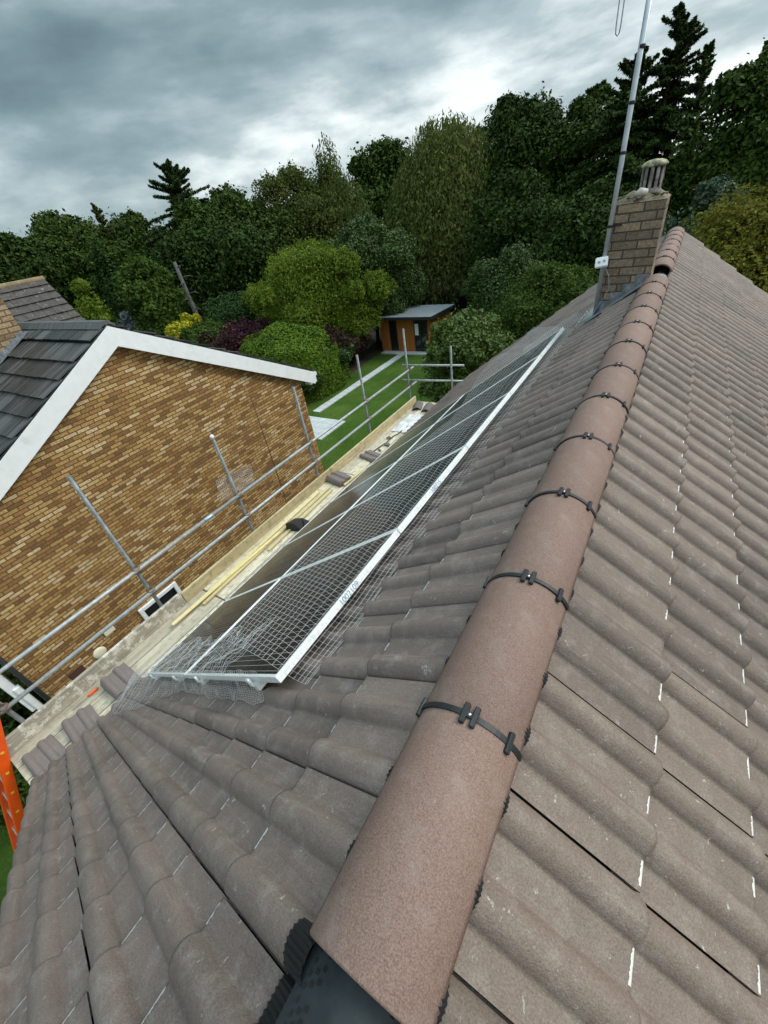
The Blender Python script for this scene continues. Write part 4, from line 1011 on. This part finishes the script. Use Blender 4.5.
def plant(name, label, cat, x, y, h, r, leaf, size, n, kind='b', seed=0, group=None, base=None, low=.05, lobes=18, ry=None, trunk=True, dens_in=.3):
    """kind b: lobed broadleaf; h: clipped dome; w: weeping; s: spruce; c: column"""
    far = cat == 'tree'; size = size * (.43 if far else .62); n = int(n * (4.2 if far else 2.4)); r = r * (1.18 if far else 1.0)
    g = np.random.RandomState(seed + 100); ry = ry or r; z0 = GZ if base is None else base
    root = thing(name, label, cat, (x, y, z0), group)
    Cs = []; Ns = []
    if kind == 'b':
        cz = h * (low + 1) / 2; hz_ = h * (1 - low) / 2
        per = n // lobes
        for i in range(lobes):
            for _ in range(30):
                d = g.normal(0, 1, 3); d /= np.linalg.norm(d)
                if d[2] > -.65: break
            if i == 0: d = np.array([.05, .05, 1.0])
            rad = g.uniform(.55, 1.02); lr = r * (g.uniform(.30, .50) if rad < .8 else g.uniform(.15, .32))
            taper = 1.0 if d[2] > 0 else .92
            c = np.array([d[0] * r * rad * taper, d[1] * ry * rad * taper, cz + d[2] * (hz_ - lr * .9)])
            nn = g.normal(0, 1, (per, 3)); nn /= np.linalg.norm(nn, axis=1)[:, None]; nn[:, 2] = np.where(nn[:, 2] < -.5, -nn[:, 2], nn[:, 2])
            rr = lr * (g.uniform(0, 1, per) ** .45) * (1 + .22 * np.sin(nn[:, 0] * 7 + i) * np.cos(nn[:, 1] * 6 + 2 * i))
            sprig = g.uniform(0, 1, per) < .06; rr = np.where(sprig, rr * g.uniform(1.05, 1.28, per), rr)
            Cs.append(c + nn * rr[:, None] * np.array([1, 1, .85])); Ns.append(nn + np.array([0, 0, .35]))
        m = int(n * dens_in); nn = g.normal(0, 1, (m, 3)); nn /= np.linalg.norm(nn, axis=1)[:, None]
        rr = g.uniform(.35, .88, m); Cs.append(np.stack([nn[:, 0] * r * rr, nn[:, 1] * ry * rr, cz + nn[:, 2] * hz_ * rr], 1)); Ns.append(nn)
        V, F = leaf_quads(np.concatenate(Cs), np.concatenate(Ns), size)
    elif kind == 'h':
        nn = g.normal(0, 1, (n, 3)); nn /= np.linalg.norm(nn, axis=1)[:, None]; nn[:, 2] = np.abs(nn[:, 2])
        q = np.sign(nn) * np.abs(nn) ** .72; q /= np.maximum(1, np.linalg.norm(q, axis=1))[:, None]
        rr = g.uniform(.90, 1.03, n)
        bumpn = 1 + .05 * np.sin(nn[:, 0] * 9 + seed) * np.sin(nn[:, 1] * 8) + .03 * np.sin(nn[:, 2] * 14 + seed)
        C = np.stack([q[:, 0] * r, q[:, 1] * ry, q[:, 2] * h], 1) * (rr * bumpn)[:, None]; C[:, 2] = np.maximum(C[:, 2], .05)
        lowm = int(n * .5); a = g.uniform(0, 6.283, lowm); zz2 = g.uniform(0, .6, lowm)
        C2 = np.stack([np.cos(a) * r * .97 * np.sqrt(1 - .45 * zz2 ** 2), np.sin(a) * ry * .97 * np.sqrt(1 - .45 * zz2 ** 2), zz2 * h], 1); N2 = np.stack([np.cos(a), np.sin(a), a * 0], 1)
        V, F = leaf_quads(np.concatenate([C, C2]), np.concatenate([nn, N2]), size, 1.5, 0, .6)
    elif kind == 'w':
        ns = n // 26; a = g.uniform(0, 6.283, ns); rad = np.sqrt(g.uniform(.02, 1, ns)); 
        zt = h * (1 - .55 * rad ** 2.2) * g.uniform(.62, 1.0, ns) ** .6
        ln = np.minimum(zt - h * low, h * g.uniform(.18, .42, ns))
        for q in range(26):
            t_ = (q + g.uniform(0, 1, ns)) / 26; wob = .18
            arch = rad * (1 + .06 * t_)
            Cs.append(np.stack([np.cos(a) * arch * r + g.normal(0, wob, ns), np.sin(a) * arch * ry + g.normal(0, wob, ns), zt - ln * t_ ** 1.1], 1)); Ns.append(np.stack([np.cos(a), np.sin(a), .4 + a * 0], 1))
        V, F = leaf_quads(np.concatenate(Cs), np.concatenate(Ns), size, 2.2, 1.2, .6)
    elif kind == 's':
        nt_ = max(14, int(h / .26)); 
        for i in range(nt_):
            f = (i + .5) / nt_; br = r * (1 - f) ** .85 + .10
            nb = max(4, int(6 * (1 - f) + 4))
            for b_ in range(nb):
                a = g.uniform(0, 6.283); ln = br * g.uniform(.45, 1.25); z = h * (low + (1 - low) * min(1, max(0, f + g.normal(0, .018)))); m = max(14, int(n / nt_ / nb))
                t_ = g.uniform(.1, 1, m); up = .9 * max(0, f - .72) / .28; dr = (-.30 + up) * ln * t_ ** 1.5 + .12 * ln * t_
                side = g.normal(0, .09 * ln + .03, m) * (1.1 - .5 * t_)
                Cs.append(np.stack([np.cos(a) * t_ * ln - np.sin(a) * side, np.sin(a) * t_ * ln + np.cos(a) * side, z + dr - g.uniform(0, .22, m) * (1 - .4 * t_)], 1)); Ns.append(np.tile([np.cos(a) * .3, np.sin(a) * .3, 1.0], (m, 1)))
        V, F = leaf_quads(np.concatenate(Cs), np.concatenate(Ns), size * .72, 2.2, .5, .6)
    else:
        f = g.uniform(0, 1, n) ** .8; a = g.uniform(0, 6.283, n); z = h * (low + (1 - low) * f)
        rad = r * (1 - f ** 2.4) ** .7 * (1 + .18 * np.sin(a * 5 + z * 1.3)) * g.uniform(.72, 1.05, n)
        V, F = leaf_quads(np.stack([np.cos(a) * rad, np.sin(a) * rad, z], 1), np.stack([np.cos(a), np.sin(a), .3 + 0 * a], 1), size, 2.4, -1.0, .5)
    npmesh('crown', V, F, LM[leaf], root)
    if trunk: trunk_mb((0, 0, 0), h * (.9 if kind in 'sc' else .72), max(.04, h * .018), 0 if kind in 'sch' else 6, r * .6, seed).build('trunk', BARK, root)
    return root

TG = 'trees beyond the gardens'; BG = 'garden shrubs'
PL = [
 # name, label, x, y, h, r, leaf, leaf size, n, kind, extra
 ('oak_tree', 'round dark broadleaf tree at the far left behind the brown roof', 'tree', -55, 25.6, 12.9, 4.6, 'oak', .50, 9000, 'b', {}),
 ('oak_tree', 'lower dark tree at the left edge, beside the round one', 'tree', -53, 19.5, 11.6, 5.0, 'dark', .50, 7000, 'b', {}),
 ('cypress_tree', 'narrow spiky cypress right of the round dark tree', 'tree', -45.1, 25.4, 12.3, 2.6, 'birch', .34, 5000, 's', {}),
 ('hawthorn_tree', 'olive dark tree between the spiky cypress and the thin spruce', 'tree', -46, 28.6, 11.6, 4.4, 'oak', .46, 9000, 'b', {}),
 ('cypress_hedge', 'tall clipped green conifer column rising behind the brown roof', 'hedge', -37.0, 19.6, 9.2, 1.25, 'cyp', .26, 6000, 'h', {}),
 ('spruce_tree', 'thin dark spruce with a bare pointed top above the left shrubs', 'tree', -39.6, 30.2, 14.2, 8.5, 'conif', .36, 30000, 's', {}),
 ('lime_tree', 'dark broad tree immediately right of the thin spruce', 'tree', -35.6, 31.6, 12.0, 5.0, 'oak', .46, 14000, 'b', {}),
 ('holly_tree', 'dark lower tree standing behind the dead trunk', 'tree', -33.6, 27.4, 10.2, 4.6, 'dark', .42, 12000, 'b', {}),
 ('birch_tree', 'tall birch with the loose pointed top left of centre', 'tree', -29.9, 40.2, 14.9, 1.7, 'birch', .34, 4200, 'w', {}),
 ('birch_tree', 'olive broad-topped birch left of the pointed birch', 'tree', -32.6, 37.4, 12.9, 4.6, 'birch', .38, 9000, 'b', {}),
 ('birch_tree', 'olive birch right of the pointed birch', 'tree', -28.3, 39.4, 12.0, 3.1, 'birch', .38, 7000, 'w', {}),
 ('beech_tree', 'dark round-topped tree between the birches and the willow', 'tree', -29.6, 49.5, 14.2, 4.8, 'oak', .52, 9000, 'b', {}),
 ('weeping_willow', 'large pale olive weeping tree at the centre of the skyline', 'tree', -19.0, 42.6, 14.2, 5.4, 'willow', .36, 30000, 'w', {}),
 ('beech_tree', 'dark rounded tree rising just behind the weeping tree', 'tree', -18.6, 56.5, 15.8, 4.6, 'dark', .55, 8000, 'b', {}),
 ('oak_tree', 'dark tree right of the weeping tree', 'tree', -12.4, 44.6, 13.9, 4.2, 'dark', .44, 11000, 'b', {}),
 ('oak_tree', 'dark tree left of the aerial pole, showing sky through its top', 'tree', -7.6, 43.0, 13.3, 3.9, 'oak', .42, 10000, 'b', {}),
 ('deodar_tree', 'dark conifer with layered drooping branches behind the aerial pole', 'tree', -4.6, 38.6, 13.6, 7.0, 'conif', .36, 17000, 's', {}),
 ('spruce_tree', 'tall thin conifer spire right of the aerial pole', 'tree', -2.9, 39.9, 15.2, 6.0, 'conif', .34, 22000, 's', {}),
 ('spruce_tree', 'small side spire of conifer leaning right of the tall one', 'tree', -1.2, 39.6, 13.4, 3.6, 'conif', .30, 8000, 's', {}),
 ('ash_tree', 'dark green tree filling the right skyline', 'tree', 1.8, 36.6, 12.6, 4.0, 'oak', .40, 12000, 'b', {}),
 ('ash_tree', 'dark tree at the right edge of the picture', 'tree', 5.6, 33, 12.6, 3.8, 'mid', .40, 9000, 'b', {}),
 ('holly_tree', 'low dark tree behind the chimney', 'tree', -4.6, 31, 8.2, 3.4, 'dark', .34, 11000, 'b', {}),
 ('holly_tree', 'low dark tree filling the gap right of the weeping tree', 'tree', -10.2, 34.5, 9.4, 3.6, 'dark', .36, 11000, 'b', {}),
 ('acacia_tree', 'yellow-green spreading tree in front of the birches', 'tree', -20.4, 23.8, 7.6, 3.7, 'acacia', .20, 30000, 'b', {'lobes': 26}),
 ('laurel_tree', 'glossy mid-green tree joined to the yellow-green one, left of the garden room', 'tree', -19.0, 28.4, 8.4, 3.2, 'laurel', .22, 26000, 'b', {'lobes': 22}),
 ('bay_tree', 'tall dense green shrub right of the garden room', 'tree', -7.3, 24.4, 6.2, 2.3, 'laurel', .17, 22000, 'b', {'lobes': 22}),
 ('hazel_tree', 'leafy green shrub rising beyond the roof verge by the chimney', 'tree', -5.2, 22.6, 5.6, 2.5, 'mid', .19, 16000, 'b', {'lobes': 20}),
 ('camellia_bush', 'large rounded glossy bush beyond the scaffold end', 'bush', -6.55, 16.3, 5.05, 2.0, 'topi', .13, 24000, 'b', {'lobes': 30}),
 ('hornbeam_tree', 'olive-yellow leafy tree close behind the right roof verge', 'tree', 2.6, 15.4, 8.3, 3.0, 'yell', .14, 30000, 'b', {'lobes': 30}),
 ('olive_tree', 'grey-green small tree between the chimney and the yellow tree', 'tree', .45, 18.0, 8.0, 1.9, 'greyg', .15, 14000, 'b', {'lobes': 16}),
 ('elder_bush', 'leafy mid-green shrub left of the dead trunk', 'bush', -32.2, 19.4, 8.3, 2.4, 'mid', .26, 12000, 'b', {'lobes': 20}),
 ('euonymus_bush', 'bright golden bush above the brick gable', 'bush', -28.4, 18.7, 4.7, 1.8, 'gold', .17, 6000, 'b', {}),
 ('yew_hedge', 'dark green clipped hedge dome behind the purple bush', 'hedge', -26.8, 21.6, 5.0, 3.4, 'cyp', .19, 13000, 'h', {}),
 ('spirea_bush', 'low green bush beneath the golden bush', 'bush', -25.9, 18.5, 4.3, 2.6, 'mid', .18, 11000, 'b', {}),
 ('berberis_bush', 'deep purple leaved bush behind the barge board', 'bush', -23.4, 19.1, 4.2, 3.3, 'purple', .17, 18000, 'b', {'lobes': 20}),
 ('box_dome', 'large clipped yellow-green dome beside the purple bush', 'bush', -19.5, 18.9, 4.0, 3.5, 'dome', .14, 26000, 'h', {}),
 ('photinia_bush', 'dark bronze bush right of the clipped dome', 'bush', -18.3, 21.6, 3.1, 1.9, 'brown', .16, 8000, 'b', {}),
 ('viburnum_bush', 'dark green bush at the left edge of the lawn below the bronze one', 'bush', -17.7, 20.6, 2.6, 1.6, 'laurel', .15, 8000, 'b', {}),
 ('privet_bush', 'bright lime bush between the hedge dome and the yellow-green tree', 'bush', -23.6, 22.9, 4.4, 1.5, 'lime', .19, 6000, 'b', {}),
 ('juniper_bush', 'yellowish feathery shrub left of the clipped conifer column', 'bush', -34.4, 16.0, 7.6, 1.5, 'acacia', .22, 5000, 'b', {}),
 ('lavender_bush', 'small blue-grey bush at the end of the brown roof', 'bush', -33.0, 17.2, 5.3, .8, 'blue', .16, 2200, 'b', {}),
 ('rhododendron_bush', 'dark bush at the foot of the leafy shrub', 'bush', -31.0, 16.6, 4.4, 2.0, 'dark', .20, 6000, 'b', {}),
 ('laurel_bush', 'low dark bush left of the garden room door', 'bush', -19.4, 25.6, 3.6, 1.1, 'laurel', .18, 5000, 'b', {}),
 ('hydrangea_bush', 'light green shrub under the end of the scaffold', 'bush', -5.6, 12.6, 3.6, 1.1, 'mid', .13, 8000, 'b', {}),
 ('hydrangea_bush', 'small green shrub between the scaffold end and the roof verge', 'bush', -4.6, 11.5, 3.2, .8, 'lime', .11, 4000, 'b', {}),
 ('laurel_bush', 'dark shrub in front of the brick house corner, below the rails', 'bush', -10.2, -1.5, 2.2, 1.3, 'laurel', .13, 8000, 'b', {}),
 ('laurel_bush', 'dark spreading bush overhanging the lawn edge nearest the patio', 'bush', -17.4, 17.6, 2.0, 1.5, 'dark', .15, 7000, 'b', {}),
 ('laurel_bush', 'dark spreading bush at the lawn edge halfway to the garden room', 'bush', -18.2, 23.6, 2.6, 1.5, 'brown', .16, 6000, 'b', {}),
 ('laurel_bush', 'green shrub on the front lawn left of the ladder', 'bush', -8.7, -1.5, 1.5, .9, 'mid', .10, 5000, 'b', {}),
]
for i, (nm_, lb_, ct_, x_, y_, h_, r_, lf_, sz_, n_, kd_, ex_) in enumerate(PL):
    plant(nm_, lb_, ct_, x_, y_, h_, r_, lf_, sz_, n_, kd_, seed=i, group=TG if ct_ == 'tree' else BG, **ex_)
# leaning dead trunk
dt = thing('dead_trunk', 'bare grey dead trunk with broken stubs standing above the golden bush', 'tree', (-29.4, 20.5, GZ))
b = MB(); b.tube([(0, 0, 0), (0, 0, 3.5), (-.05, -.05, 5.6), (-.10, -.10, 7.6)], [.22, .17, .14, .11], 10); b.build('trunk', mat('bleached_trunk', (.085, .085, .082), .8, nz=5, var=.35), dt)
for i in range(9):
    z = 4.6 + i * .34; a = i * 2.3; b = MB(); b.tube([(0, 0, z), (.45 * math.cos(a), .45 * math.sin(a), z + .02), (.75 * math.cos(a), .75 * math.sin(a), z - .08)], [.04, .025, .012], 6); b.build('stub', bpy.data.materials['bleached_trunk'], dt)
# far wood closing the view below the crowns
acc_v = []; 
g = np.random.RandomState(5); n = 60000
ang = g.uniform(R_(-95), R_(40), n); rad = g.uniform(64, 84, n); top = 7.6 + 1.6 * np.sin(ang * 23) + 1.1 * np.sin(ang * 61 + 1) + .7 * np.sin(ang * 140)
zz3 = GZ + top * g.uniform(.0, 1, n) ** .8
C = np.stack([rad * np.sin(ang), rad * np.cos(ang), zz3], 1); V, F = leaf_quads(C, np.tile([0, 0, .6], (n, 1)), .95, 1.4, 0, 1)
tag(npmesh('distant_wood', V, F, LM['dark']), 'dark distant woodland closing the view behind the garden trees', 'woodland', kind='stuff')
